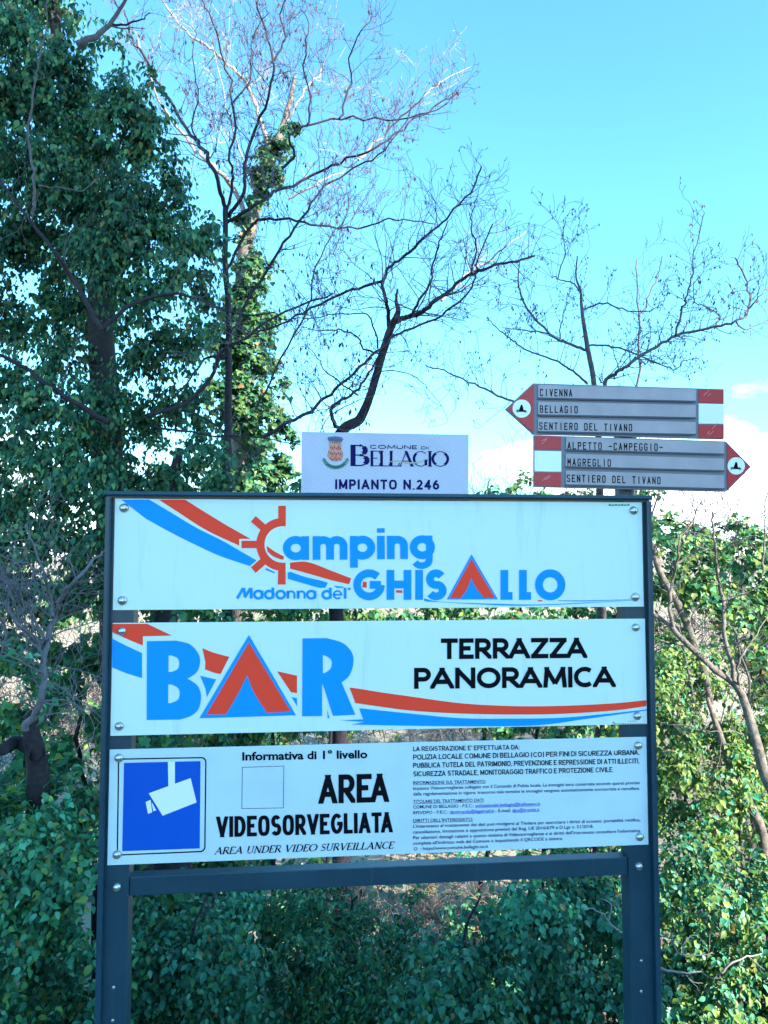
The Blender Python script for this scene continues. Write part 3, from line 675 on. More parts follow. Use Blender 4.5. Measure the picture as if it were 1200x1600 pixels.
lines = [
 ("LA REGISTRAZIONE E' EFFETTUATA DA:", 73, 125, 548, 117, 21, .014, 0, M_black),
 ("POLIZIA LOCALE COMUNE DI BELLAGIO (CO) PER FINI DI SICUREZZA URBANA,", 73, 163, 1083, 141, 23, .014, 0, M_black),
 ("PUBBLICA TUTELA DEL PATRIMONIO, PREVENZIONE E REPRESSIONE DI ATTI ILLECITI,", 73, 200, 1083, 179, 23, .014, 0, M_black),
 ("SICUREZZA STRADALE, MONITORAGGIO TRAFFICO E PROTEZIONE CIVILE.", 73, 238, 968, 218, 23, .014, 0, M_black),
 ("INFORMAZIONE SUL TRATTAMENTO:", 73, 273, 397, 267, 14, .01, 1, M_navy),
 ("Impianto Videosorveglianza collegato con il Comando di Polizia locale. Le immagini sono conservate secondo quanto previsto", 73, 298, 1085, 272, 14, .01, 0, M_navy),
 ("dalla regolamentazione in vigore, trascorso tale termine le immagini vengono automaticamente sovrascritte e cancellate.", 73, 323, 1085, 297, 14, .01, 0, M_navy),
 ("TITOLARE DEL TRATTAMENTO DATI:", 73, 357, 390, 350, 14, .01, 1, M_navy),
 ("COMUNE DI BELLAGIO - P.E.C.:", 73, 381, 342, 375, 14, .01, 0, M_navy),
 ("polizialocale.bellagio@halleypec.it", 352, 375, 640, 366, 14, .01, 1, M_link),
 ("RPD/DPO - P.E.C.:", 73, 407, 230, 403, 14, .01, 0, M_navy),
 ("dpotrustds@legalmail.it", 237, 403, 434, 398, 14, .01, 1, M_link),
 ("- E-mail:", 440, 398, 508, 396, 14, .01, 0, M_navy),
 ("dpo@trustds.it", 516, 396, 637, 392, 14, .01, 1, M_link),
 ("DIRITTI DELL'INTERESSATO:", 73, 442, 340, 436, 14, .01, 1, M_navy),
 ("L'interessato al trattamento dei dati può rivolgersi al Titolare per esercitare i diritti di accesso, portabilità rettifica,", 73, 467, 1088, 438, 14, .01, 0, M_navy),
 ("cancellazione, limitazione e opposizione previsti dal Reg. UE 2016/679 e D.Lgs n. 51/2018.", 73, 493, 878, 467, 14, .01, 0, M_navy),
 ("Per ulteriori dettagli relativi a questo sistema di Videosorveglianza e ai diritti dell'interessato consultare l'informativa", 73, 518, 1088, 486, 14, .01, 0, M_navy),
 ("completa all'indirizzo web del Comune o inquadrando il QRCODE a sinistra.", 73, 543, 742, 521, 14, .01, 0, M_navy),
 ("O  : https//www.comune.bellagio.co.it", 76, 568, 408, 556, 14, .01, 0, M_navy),
]
for s, a, b, c, d, h, bo, ul, m in lines:
    (x0, y0), (x1, y1) = cF([(a, b), (c, d)])
    if m is M_black: word('lettering', s, x0, y0, x1, y1, h/2.857, .17, pc, T2, m, gap=.10, table=HEL, space=.3)
    else: text('lettering', s, x0, y0, x1, y1, h/2.857, pc, T2, m, bo, underline=bool(ul))
for c in ((185, 1185.2), (182, 1336.8), (998.3, 1165.6), (1000.8, 1308.8)): bolt(*c, 0, .0100, pc)
# ---- town plate standing up behind the top rail
YPL = .058
a0 = P(471.3, 673.5, YPL); a1 = P(732, 679, YPL); b0 = P(470, 773, YPL)
mb = MB(); zt0 = P(471.3, 674.5, YPL).z; zt1 = P(732.5, 679.3, YPL).z
mb.prism([(a0.x, zt0), (P(732.5, 679, YPL).x, zt1), (P(730.5, 773, YPL).x, EYE-.06), (P(470, 773, YPL).x, EYE-.06)], YPL, YPL+.003, 'y')
plate = mb.build('town_plate', M_sheet2, sign, label='small lilac plate with a town crest above the top rail')
word('lettering', 'COMUNE', *cG([(495, 198), (780, 200)])[0], *cG([(780, 201)])[0], 6.3, .2, plate, YPL-.0006, M_navy, gap=.28)
word('lettering', 'DI', *cG([(805, 201)])[0], *cG([(850, 202)])[0], 4.6, .2, plate, YPL-.0006, M_navy, gap=.28)
st, wd = serif_word('B', .17, .06, .05)
put('lettering', st, wd, 1.0, *cG([(378, 303)])[0], *cG([(490, 304)])[0], 33.5, plate, YPL-.0006, M_navy)
st, wd = serif_word('ELLAGIO', .15, .055, -.02)
put('lettering', st, wd, 1.0, *cG([(498, 304)])[0], *cG([(970, 307)])[0], 24.5, plate, YPL-.0006, M_navy, label='navy serif capitals of the town name')
flat('swoosh', [cG(crv([(612, 276), (660, 268), (720, 280), (790, 276), (828, 262)])+crv([(828, 266), (790, 284), (720, 288), (660, 274), (612, 281)]))], YPL-.0012, M_tan, plate)
word('lettering', 'IMPIANTO N.246', *cG([(285, 443)])[0], *cG([(915, 446)])[0], 15.6, .21, plate, YPL-.0006, M_navy, gap=.17, table=HEL, space=.5, label='navy capitals Impianto N. 246')
# crest
flat('crest', [cG([(243, 152), (327, 156), (322, 170), (250, 167)]), cG([(246, 166)]+[(252, 170), (318, 172), (324, 168), (322, 200), (332, 222)]+crv([(336, 240), (322, 262), (288, 275), (256, 264), (238, 242)])+[(242, 215), (252, 195)])], YPL-.0006, M_crest, plate)
flat('crest', [cG([(240+9*i, 122+abs(4.5-i)*1.2), (247+9*i, 122+abs(4.5-i)*1.2), (247+9*i, 136), (240+9*i, 136)]) for i in range(10)]+[cG([(238, 133), (335, 138), (326, 156), (248, 152)])], YPL-.0009, M_crestb, plate)
flat('crest', [rot_rect(*cG([(258+12*i, 190+34*j+6*(i % 2))])[0], 60, -1.6, 1.6, 2.0) for i in range(6) for j in range(3)]+[rot_rect(*cG([(268+14*i, 160)])[0], 90, -1.5, 1.5, 1.5) for i in range(4)], YPL-.0012, M_crestr, plate)
lv = []
for sg in (-1, 1):
    for k in range(11):
        a = math.radians(15+k*11.5); cx, cy = 288+sg*74*math.cos(a), 240+70*math.sin(a)
        x, y = cG([(cx, cy)])[0]
        for dd in (-40, 35): lv.append(rot_rect(x, y, math.degrees(math.atan2(math.cos(a), -sg*math.sin(a)))+dd, -1, 4.2, 2.0))
flat('crest_wreath', lv, YPL-.0012, M_crestg, plate)

# ------------------------------------------------------------------ signpost with two arrows behind the frame
post_o = thing('signpost', 'grey pole behind the board with two red tipped arrow plates pointing left and right', 'signpost', (P(977, 772, .34).x, .34, 0))
YA = .28
def cyl(name, x, y, r, z0, z1, m, parent, seg=20):
    V = []; F = []
    for z in (z0, z1):
        for k in range(seg): V.append((x+r*math.cos(2*math.pi*k/seg), y+r*math.sin(2*math.pi*k/seg), z))
    F = [(k, (k+1) % seg, seg+(k+1) % seg, seg+k) for k in range(seg)]+[tuple(range(seg))[::-1], tuple(range(seg, 2*seg))]
    return meshobj(name, V, F, m, parent, smooth=False)
cyl('pole', P(977.5, 772, .34).x, .345, .0285, -.3, P(977, 640, .34).z, M_pole, post_o)
def arrow(outline, tip, roundel, end, bands, slats, texts, label):
    mb = MB(); mb.prism([(P(*p, YA).x, P(*p, YA).z) for p in outline], YA, YA+.012, 'y')
    pl = mb.build('arrow_plate', M_alu, post_o, label=label)
    def raised(name, poly, m, y0, y1, par=pl):
        mb = MB(); mb.prism([(P(*p, YA).x, P(*p, YA).z) for p in poly], y0, y1, 'y'); return mb.build(name, m, par)
    raised('arrow_tip', tip, M_signred, YA-.002, YA-.0001)
    for b, m in zip(bands, (M_signred, M_white, M_signred)): raised('end_band', b, m, YA-.002, YA-.0001)
    for s in slats:
        raised('slat', s, M_slat, YA-.006, YA-.0001)
        # dark raised strip stands in for the shadow under each slat
        raised('slat_shadow', [s[3], s[2], (s[2][0], s[2][1]+2.4), (s[3][0], s[3][1]+2.4)], M_slatshade, YA-.0075, YA-.0062)
    for b in (bands[0], bands[2]):
        cx = sum(p[0] for p in b)/4; cy = sum(p[1] for p in b)/4
        for q in range(3):
            a0_ = (cx+rnd.uniform(-12, 2), cy+rnd.uniform(-5, 6)); ln_ = rnd.uniform(5, 13); an = rnd.uniform(-60, -10)
            flat('scuff', [rot_rect(a0_[0], a0_[1], an, 0, ln_, .8)], YA-.0024-.0001*q, M_scratch, pl)
    (x, y), r = roundel
    flat('roundel', [[(x+r*math.cos(2*math.pi*k/28), y+r*1.0*math.sin(2*math.pi*k/28)) for k in range(28)]], YA-.0026, M_white, pl)
    flat('roundel_symbol', [[(x-7, y+5), (x+8, y+5), (x+5.5, y+2), (x+3, y+2.5), (x+1.5, y-5), (x-1, y-6.5), (x-3, y-1), (x-4.5, y+2.5)]], YA-.0032, M_black, pl)
    flat('roundel_symbol', [[(x-8.5, y+6), (x-4, y+5.2), (x-5.5, y+1), (x-8.5, y+2)], [(x+3, y+5.8), (x+8.5, y+6), (x+7, y+3)]], YA-.0035, M_crestg, pl)
    for s, x0, y0, x1, y1, h in texts:
        n = len(s)
        word('lettering', s, x0, y0, x1, y1, h, .145, pl, YA-.0064, M_black, gap=.26, table=NARROW, fixed=.54)
U = cH
arrow(U([(155, 55), (1027, 82), (1027, 310), (155, 288), (150, 280), (30, 172), (34, 168)]),
      U([(158, 60), (37, 172), (148, 276), (158, 283)]), (U([(103, 171)])[0], 14.2), None,
      [U([(911, 82), (1025, 85), (1025, 147), (911, 144)]), U([(911, 148), (1026, 151), (1026, 241), (911, 240)]), U([(911, 245), (1026, 246), (1026, 308), (911, 306)])],
      [U([(176, 64), (895, 84), (895, 137), (176, 122)]), U([(176, 141), (894, 157), (894, 212), (176, 199)]), U([(176, 218), (894, 234), (894, 288), (176, 275)])],
      [('CIVENNA', *U([(186, 114)])[0], *U([(334, 117)])[0], 11.6), ('BELLAGIO', *U([(186, 190)])[0], *U([(359, 193)])[0], 11.6), ('SENTIERO DEL TIVANO', *U([(183, 267)])[0], *U([(608, 275)])[0], 11.6)],
      'upper arrow plate pointing left with a worn red and white end')
arrow(U([(160, 292), (1035, 320), (1042, 326), (1152, 437), (1046, 545), (1037, 551), (160, 529)]),
      U([(1040, 328), (1146, 437), (1042, 542)]), (U([(1084, 433)])[0], 13.6), None,
      [U([(162, 297), (282, 299), (282, 360), (162, 358)]), U([(161, 364), (283, 367), (283, 460), (161, 458)]), U([(161, 463), (282, 464), (282, 528), (161, 524)])],
      [U([(304, 303), (1023, 325), (1023, 378), (303, 358)]), U([(303, 379), (1023, 401), (1023, 454), (302, 435)]), U([(303, 456), (1024, 477), (1024, 536), (302, 518)])],
      [('ALPETTO -CAMPEGGIO-', *U([(312, 357)])[0], *U([(748, 365)])[0], 11.6), ('MAGREGLIO', *U([(312, 432)])[0], *U([(511, 437)])[0], 11.6), ('SENTIERO DEL TIVANO', *U([(309, 506)])[0], *U([(738, 517)])[0], 11.6)],
      'lower arrow plate pointing right with its red and white end at the left')
# a clamp holding the plates to the pole
px_ = P(977, 700, .3).x
for zz in (640, 725):
    z = P(977, zz, .3).z; mb = MB(); mb.box(px_-.04, px_+.04, YA+.013, .345, z-.012, z+.012, .001); mb.build('clamp', M_steel, post_o)
#VEG
# ================================================================== vegetation
def tube(V, F, pts, rads, sides):
    """append a tapering tube along pts"""
    n = len(pts)
    base = len(V)
    prev = None
    for i in range(n):
        a = pts[max(0, i-1)]; b = pts[min(n-1, i+1)]
        t = (b-a)
        t = t.normalized() if t.length > 1e-6 else Vector((0, 0, 1))
        if prev is None:
            x = t.orthogonal().normalized()
        else:
            x = (prev-t*prev.dot(t)); x = x.normalized() if x.length > 1e-5 else t.orthogonal().normalized()
        prev = x; y = t.cross(x); r = rads[i]
        for k in range(sides):
            an = 2*math.pi*k/sides
            V.append(tuple(pts[i]+x*(r*math.cos(an))+y*(r*math.sin(an))))
    for i in range(n-1):
        for k in range(sides):
            k2 = (k+1) % sides
            F.append((base+i*sides+k, base+i*sides+k2, base+(i+1)*sides+k2, base+(i+1)*sides+k))
    F.append(tuple(base+(n-1)*sides+k for k in range(sides)))
def rv(s=1.0): return Vector((rnd.gauss(0, s), rnd.gauss(0, s), rnd.gauss(0, s)))
def smooth(pts, rads, n=5, wob=0.0):
    """Catmull-Rom with a little crookedness"""
    q = [pts[0]]+pts+[pts[-1]]; P2 = []; R2 = []
    for i in range(1, len(q)-2):
        p0, p1, p2, p3 = q[i-1:i+3]
        L = (p2-p1).length
        for k in range(n):
            t = k/n
            v = 0.5*((2*p1)+(-p0+p2)*t+(2*p0-5*p1+4*p2-p3)*t*t+(-p0+3*p1-3*p2+p3)*t**3)
            if wob and (i > 1 or k): v = v+rv(wob*L*.5)
            P2.append(v); R2.append(rads[i-1]*(1-t)+rads[min(i, len(rads)-1)]*t)
    P2.append(pts[-1]); R2.append(rads[-1]); return P2, R2
class Twigs:
    """fine twigs of one tree, grown from its limbs"""
    def __init__(s, up=0.25, dead=None, minr=.0016, crook=.28):
        s.V = []; s.F = []; s.up = up; s.tips = []; s.minr = minr; s.crook = crook; s.n = 0
    def grow(s, p, d, L, r, lvl):
        n = max(3, int(L/.07)+2); n = min(n, 9); step = L/n
        pts = [p]; rads = [r]; dd = d.normalized()
        for i in range(n):
            dd = (dd+rv(s.crook)*.55+Vector((0, 0, s.up*.25))).normalized()
            p = p+dd*step; pts.append(p); rads.append(max(s.minr, r*(1-.72*(i+1)/n)))
            if lvl > 0 and i > 0 and rnd.random() < .62:
                side = dd.cross(rv()).normalized()
                s.grow(p, dd*.7+side*.75+Vector((0, 0, s.up*.3)), L*rnd.uniform(.35, .62), max(s.minr, rads[-1]*.62), lvl-1)
        tube(s.V, s.F, pts, rads, 3 if r < .006 else 4)
        s.n += 1
        s.tips.append((pts[-1], dd)); 
        if len(pts) > 3: s.tips.append((pts[len(pts)//2], dd))
    def along(s, pts, rads, every, L, lvl, start=.25, flat=0.0):
        """spawn twigs along a limb"""
        acc = 0; tot = sum((pts[i+1]-pts[i]).length for i in range(len(pts)-1)); run = 0
        for i in range(len(pts)-1):
            seg = (pts[i+1]-pts[i]).length; run += seg; acc += seg
            if run < start*tot: acc = 0; continue
            while acc > every:
                acc -= every*rnd.uniform(.7, 1.4)
                t = (pts[i+1]-pts[i]).normalized(); side = t.cross(rv())
                side.y *= (1-flat); side = side.normalized()
                k = 1-.45*run/tot
                s.grow(pts[i+1], t*.45+side+Vector((0, 0, s.up)), L*k*rnd.uniform(.55, 1.2), max(s.minr, min(.35*rads[i+1]+.0008, .007)), lvl)
def spline(V, kx=1.0):
    return V
def limb_pts(spec, Y, wpx, jit=.0):
    """spec: [(px,py[,w])]; returns world points and radii at depth Y (jit spreads the depth a little)"""
    pts = []; rads = []; y = Y
    for i, c in enumerate(spec):
        yy = c[3] if len(c) > 3 else Y+(jit*math.sin(i*1.7+Y*5+len(spec)) if i else 0)
        pts.append(P(c[0], c[1], yy)); wd = c[2] if len(c) > 2 and c[2] else wpx*(1-.65*i/max(1, len(spec)-1))
        rads.append(max(.0015, wd/2*dist(yy)/FPX))
    return pts, rads

# ---- leaves
def leaf_template(wf, fold=.10, curl=.12, lobed=False):
    if lobed:
        v = [(0, 0, 0), (0, .35, -fold*.4), (0, .68, -curl*.4), (0, 1, -curl*1.6), (-.52*wf, .02, fold), (-.62*wf, .36, fold*1.2), (-.30*wf, .60, fold*.5), (.52*wf, .02, fold), (.62*wf, .36, fold*1.2), (.30*wf, .60, fold*.5)]
        f = [(0, 1, 5), (0, 5, 4), (1, 2, 6), (1, 6, 5), (2, 3, 6), (0, 8, 1), (0, 7, 8), (1, 9, 2), (1, 8, 9), (2, 9, 3)]
    else:
        v = [(0, 0, 0), (0, .35, -fold*.3), (0, .70, -curl*.4), (0, 1, -curl*1.6), (-.42*wf, .22, fold*.8), (-.50*wf, .48, fold), (-.30*wf, .76, fold*.3), (.42*wf, .22, fold*.8), (.50*wf, .48, fold), (.30*wf, .76, fold*.3)]
        f = [(0, 1, 4), (1, 5, 4), (1, 2, 5), (2, 6, 5), (2, 3, 6), (0, 7, 1), (1, 7, 8), (1, 8, 2), (2, 8, 9), (2, 9, 3)]
    return np.array(v, float), np.array(f)
TEMPL = {'ivy': leaf_template(.95, .09, .12, True), 'oval': leaf_template(.62, .10, .14), 'narrow': leaf_template(.42, .10, .16)}
def unit(a): return a/np.maximum(np.linalg.norm(a, axis=1, keepdims=True), 1e-9)
def sprays(cent, rad, n, per=7, size=.055, droop=.5, shell=(.72, 1.05), length=.16, face=-.35, cut=None):
    """n leafy shoots on the shell of an ellipsoid; returns leaf positions, normals, tip directions, sizes"""
    m_ = max(3, int(n/9)); cd_ = unit(rng.normal(size=(m_, 3))); cd_[:, 1] = np.where(rng.random(m_) < .6, -np.abs(cd_[:, 1]), cd_[:, 1])
    ci = rng.integers(0, m_, n); off_ = rng.normal(size=(n, 3))*.24
    d = unit(cd_[ci]+off_); cr = rng.uniform(shell[0], shell[1], m_)
    rr = (cr[ci]-.38*np.linalg.norm(off_, axis=1)*rng.uniform(.3, 1.3, n))[:, None]
    o = np.array(cent)+d*np.array(rad)*rr
    big = rng.uniform(.72, 1.32, n)
    sd = unit(d*1.0+np.array([0, face, .15])+rng.normal(size=(n, 3))*.45)
    side = unit(np.cross(sd, np.array([0, 0, 1.0])+rng.normal(size=(n, 3))*.3))
    k = np.arange(per)/(per-1)
    pos = o[:, None]+sd[:, None]*(k[None, :, None]*length*rng.uniform(.6, 1.3, (n, 1, 1)))+np.array([0, 0, -1])*(k[None, :, None]**2)*length*.35
    sg = np.where(np.arange(per) % 2 == 0, 1.0, -1.0)[None, :, None]
    tip = sd[:, None]*.55+side[:, None]*sg*.75+np.array([0, 0, -1.0])*droop+rng.normal(size=(n, per, 3))*.3
    nor = d[:, None]*.55+np.array([0, -.25, .75])+rng.normal(size=(n, per, 3))*.38
    pos = pos.reshape(-1, 3)+rng.normal(size=(n*per, 3))*.012; tip = unit(tip.reshape(-1, 3)); nor = nor.reshape(-1, 3)
    nor = unit(nor-tip*(nor*tip).sum(1, keepdims=True))
    sz = size*rng.uniform(.7, 1.2, n*per)*np.repeat(big, per)
    return pos, nor, tip, sz
class Leaves:
    def __init__(s): s.p = []; s.n = []; s.t = []; s.s = []; s.c = []
    def add(s, pack, pal):
        GAIN = rng.uniform(1.05, 1.85)
        p, n, t, z = pack
        k = len(p); s.p.append(p); s.n.append(n); s.t.append(t); s.s.append(z)
        pal = np.array(pal); i = rng.integers(0, len(pal), k); c = np.where(rng.random((k, 1)) < .018, np.array([[.20, .12, .05]]), pal[i])*rng.uniform(.8, 1.25, (k, 1))*np.repeat(rng.uniform(.7, 1.35, (k//7+1, 1)), 7, axis=0)[:k]*GAIN
        s.c.append(c)
    def cat(s): return [np.concatenate(a) for a in (s.p, s.n, s.t, s.s, s.c)]
def leaf_mesh(name, arr, tmpl, parent, m=None):
    p, n, t, z, c = arr
    tv, tf = TEMPL[tmpl]; N = len(p); k = len(tv)
    x = np.cross(t, n)
    V = (p[:, None]+z[:, None, None]*(x[:, None]*tv[None, :, :1]+t[:, None]*tv[None, :, 1:2]+n[:, None]*tv[None, :, 2:3])).reshape(-1, 3)
    F = (tf[None]+(np.arange(N)*k)[:, None, None]).reshape(-1, 3)
    me = bpy.data.meshes.new(name); me.vertices.add(len(V)); me.vertices.foreach_set('co', V.ravel())
    me.loops.add(F.size); me.loops.foreach_set('vertex_index', F.ravel().astype(np.int32))
    me.polygons.add(len(F)); me.polygons.foreach_set('loop_start', np.arange(0, F.size, 3, dtype=np.int32)); 
    me.update(calc_edges=True)
    me.polygons.foreach_set('use_smooth', np.ones(len(F), bool))
    a = me.color_attributes.new('col', 'FLOAT_COLOR', 'POINT')
    cc = np.ones((N, k, 4)); cc[:, :, :3] = c[:, None]; a.data.foreach_set('color', cc.ravel())
    me.materials.append(m or M_leaf)
    o = bpy.data.objects.new(name, me); o['_loc'] = [0, 0, 0]; lk(o, parent); o['kind'] = 'stuff'
    return o
LEAFPROTO = {}
def leaf_proto(tmpl, col, key):
    if (tmpl, key) in LEAFPROTO: return LEAFPROTO[(tmpl, key)]
    tv, tf = TEMPL[tmpl]
    me = bpy.data.meshes.new('leaf'); me.from_pydata([tuple(v) for v in tv], [], [tuple(int(i) for i in f) for f in tf])
    me.polygons.foreach_set('use_smooth', [True]*len(tf))
    a = me.color_attributes.new('col', 'FLOAT_COLOR', 'POINT')
    for d in a.data: d.color = (*col, 1)
    me.materials.append(M_leaf); LEAFPROTO[(tmpl, key)] = me; return me
CAMN = np.array(CAMP)
def foliage(parent, L, tmpl, single=300, keyname='k'):
    """the leaves that show largest from the road become parts of their own, the rest one mass"""
    arr = L.cat(); p, n, t, z, c = arr
    if single:
        v = p-CAMN; D = np.linalg.norm(v, axis=1)
        fwd = np.array(FW); dep = v@fwd
        X = 600+FPX*(v@np.array(RT))/dep; Yp = 800-FPX*(v@np.array(UP))/dep
        inside = (X > -5) & (X < 1205) & (Yp > -5) & (Yp < 1605)
        behind_sign = (X > 160) & (X < 1022) & (Yp > 775) & (Yp < 1350)
        ok = inside & ~behind_sign
        # front most first: near and facing
        score = z/D*(.4+np.abs((n*v/D[:, None]).sum(1))) - (D-D.min())*.004
        score[~ok] = -9
        idx = np.argsort(-score)[:single]; idx = idx[score[idx] > -5]
        x = np.cross(t, n)
        pal = [tuple(c[idx[i]]) for i in range(0, len(idx), max(1, len(idx)//8))][:8] if len(idx) else []
        for q, i in enumerate(idx):
            kk = int(np.argmin([sum((a-b)**2 for a, b in zip(c[i], pc_)) for pc_ in pal]))
            o = bpy.data.objects.new('leaf', leaf_proto(tmpl, pal[kk], (keyname, kk)))
            s = z[i]
            mtx = Matrix(((x[i][0]*s, t[i][0]*s, n[i][0]*s, p[i][0]), (x[i][1]*s, t[i][1]*s, n[i][1]*s, p[i][1]), (x[i][2]*s, t[i][2]*s, n[i][2]*s, p[i][2]), (0, 0, 0, 1)))
            COL.objects.link(o); o.parent = parent
            o.matrix_parent_inverse = Matrix.Translation(-Vector(parent['_loc']))
            o.matrix_basis = mtx
        keep = np.ones(len(p), bool); keep[idx] = False
        arr = [a[keep] for a in arr]
    return leaf_mesh('foliage', arr, tmpl, parent)

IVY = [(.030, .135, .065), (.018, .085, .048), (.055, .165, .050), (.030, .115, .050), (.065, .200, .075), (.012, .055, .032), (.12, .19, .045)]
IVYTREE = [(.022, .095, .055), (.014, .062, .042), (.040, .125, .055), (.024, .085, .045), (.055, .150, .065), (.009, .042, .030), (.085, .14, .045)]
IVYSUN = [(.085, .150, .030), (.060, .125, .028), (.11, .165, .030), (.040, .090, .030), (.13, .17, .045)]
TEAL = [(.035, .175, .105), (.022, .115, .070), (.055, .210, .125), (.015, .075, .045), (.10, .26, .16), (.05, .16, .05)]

def limb(name, spec, Y, w0, m, parent, tw=None, every=.16, L=.5, lvl=2, wob=.05, sides=7, jit=.12, start=.2, label=None, n=5):
    pts, rads = limb_pts(spec, Y, w0, jit); pts, rads = smooth(pts, rads, n, wob)
    V = []; F = []; tube(V, F, pts, rads, sides)
    o = meshobj(name, V, F, m, parent, smooth=True, label=label)
    if tw is not None: tw.along(pts, rads, every, L, lvl, start)
    return pts, rads
def finish_twigs(tw, m, parent, name='twig_mass'):
    if tw.F: meshobj(name, tw.V, tw.F, m, parent, kind='stuff')
def catkins(tw, parent, share, size=.022, pred=None, m=None):
    V = []; F = []
    for p, d in tw.tips:
        if rnd.random() > share or (pred and not pred(p)): continue
        L = size*rnd.uniform(.7, 1.5); r = L*.24; b = len(V)
        dn = (Vector((0, 0, -1))+rv(.25)).normalized(); x = dn.orthogonal().normalized(); y = dn.cross(x); c = p+dn*L*.5
        V += [tuple(p), tuple(p+dn*L)]+[tuple(c+(x*math.cos(a)+y*math.sin(a))*r) for a in (0, 1.57, 3.14, 4.71)]
        for k in range(4): F += [(b, b+2+k, b+2+(k+1) % 4), (b+1, b+2+(k+1) % 4, b+2+k)]
    if F: meshobj('catkins', V, F, m or M_catkin, parent, kind='stuff')
def root(px, Y): 
    q = P(px, 869, Y); return (q.x, Y, hgt(q.x, Y))
def down(px, Y, py=1100):
    """extra pixel points that carry a trunk to the ground at depth Y"""
    q = P(px, 869, Y); z = hgt(q.x, Y)-.1
    D = dist(Y)/math.cos(0); 
    # pixel row of the ground point
    v = Vector((q.x, Y, z))-CAMP; return (px, 800-FPX*v.dot(UP)/v.dot(FW))

# ------------------------------------------------ 1. tall ivy covered tree on the left
def left_tree():
    Y = 4.1
    t = thing('ivy_tree', 'tall dark tree on the left smothered in hanging ivy leaves', 'tree', root(190, Y))
    g = down(200, Y)
    limb('trunk', [(215, g[1], 66), (205, 1300, 58), (185, 1000, 52), (172, 760, 48), (160, 560, 40), (150, 380, 30), (115, 200, 22), (88, 60, 16), (80, -120, 20)], Y+.15, 50, M_bark_x, t, wob=.01, sides=12, jit=0)
    tw = Twigs(up=.1)
    for sp, yy, w in (([(160, 515), (138, 480), (110, 430), (90, 400), (50, 350), (0, 285), (-60, 230)], Y-.75, 9),
                      ([(158, 516), (200, 480), (245, 462), (300, 463), (350, 485), (385, 492), (430, 488)], Y-.75, 7),
                      ([(170, 660), (125, 635), (60, 590), (0, 555), (-60, 545)], Y-.6, 10),
                      ([(230, 650), (290, 630), (330, 590), (345, 550), (380, 530), (430, 495), (520, 458)], Y-.7, 8),
                      ([(290, 640), (330, 660), (370, 690), (400, 720)], Y-.7, 4),
                      ([(240, 665), (320, 678), (390, 682), (470, 695)], Y-.72, 4)):
        limb('branch', sp, yy, w, M_bark_d, t, tw, every=.22, L=.42, lvl=2, jit=.06, wob=.03)
    for sp, w in (([(50, 336), (56, 290), (45, 230), (52, 150), (60, 95), (72, 40), (74, -30)], 5), ([(60, 290), (95, 293), (130, 298), (150, 280), (160, 272)], 3), ([(60, 300), (55, 320), (48, 345)], 4)):
        limb('branch', sp, Y-.85, w, M_bark_m, t, tw, every=.25, L=.3, lvl=1, jit=.04, wob=.04)
    limb('branch', [(120, 70), (150, 55), (175, 35), (200, -10)], Y-.2, 12, M_bark_m, t, tw, every=.2, L=.3, lvl=1, jit=.05)
    limb('branch', [(176, 38), (215, 35), (235, 20)], Y-.2, 4, M_bark_d, t, tw, every=.15, L=.25, lvl=1, jit=.05)
    finish_twigs(tw, M_bark_m, t)
    Lv = Leaves()
    blobs = [(45, 55, 62), (92, 90, 48), (10, 150, 62), (70, 170, 72), (130, 165, 56), (190, 160, 50), (215, 175, 42), (150, 250, 75), (60, 270, 80), (215, 240, 42), (0, 280, 60),
             (235, 215, 28), (200, 320, 66), (245, 325, 44), (262, 290, 26), (100, 370, 80), (20, 390, 72), (190, 400, 72), (262, 380, 52), (290, 400, 42), (305, 370, 24),
             (60, 470, 75), (0, 500, 50), (150, 470, 62), (245, 460, 62), (300, 450, 42), (90, 560, 60), (215, 545, 62), (280, 545, 50), (320, 490, 30), (20, 600, 48),
             (60, 650, 75), (150, 640, 60), (230, 650, 62), (290, 640, 48), (0, 700, 62), (100, 730, 80), (180, 730, 72), (260, 740, 62), (320, 720, 40), (30, 780, 70), (330, 770, 46),
             (60, 840, 70), (130, 850, 60), (10, 900, 48), (120, 920, 46), (150, 790, 60), (230, 800, 60), (300, 820, 60), (60, 950, 48), (175, 900, 50), (-60, 500, 90), (-60, 200, 90), (-70, 800, 90), (60, -30, 70), (0, 40, 50), (150, 330, 60), (140, 380, 50), (160, 640, 60), (130, 520, 55), (175, 700, 60), (110, 250, 60), (85, 110, 50), (60, 30, 50)]
    for px, py, r in blobs:
        yy = Y+rnd.uniform(-.45, .55)
        c = P(px, py, yy); rm = r*dist(yy)/FPX
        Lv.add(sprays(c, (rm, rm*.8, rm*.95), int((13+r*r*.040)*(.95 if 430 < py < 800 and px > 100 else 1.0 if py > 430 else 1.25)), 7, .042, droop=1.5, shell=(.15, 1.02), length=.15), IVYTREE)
    # stray sprays hanging beyond the outline
    for px, py in ((258, 265), (268, 262), (245, 130), (120, 20), (105, 15), (180, 50), (170, 68), (165, 60), (330, 400), (325, 355), (312, 345), (258, 200), (262, 250), (335, 380), (245, 145)):
        c = P(px, py, Y); Lv.add(sprays(c, (.09, .09, .09), 4, 7, .050, droop=1.5), IVYTREE)
    foliage(t, Lv, 'oval', 300, 'lt')
left_tree()

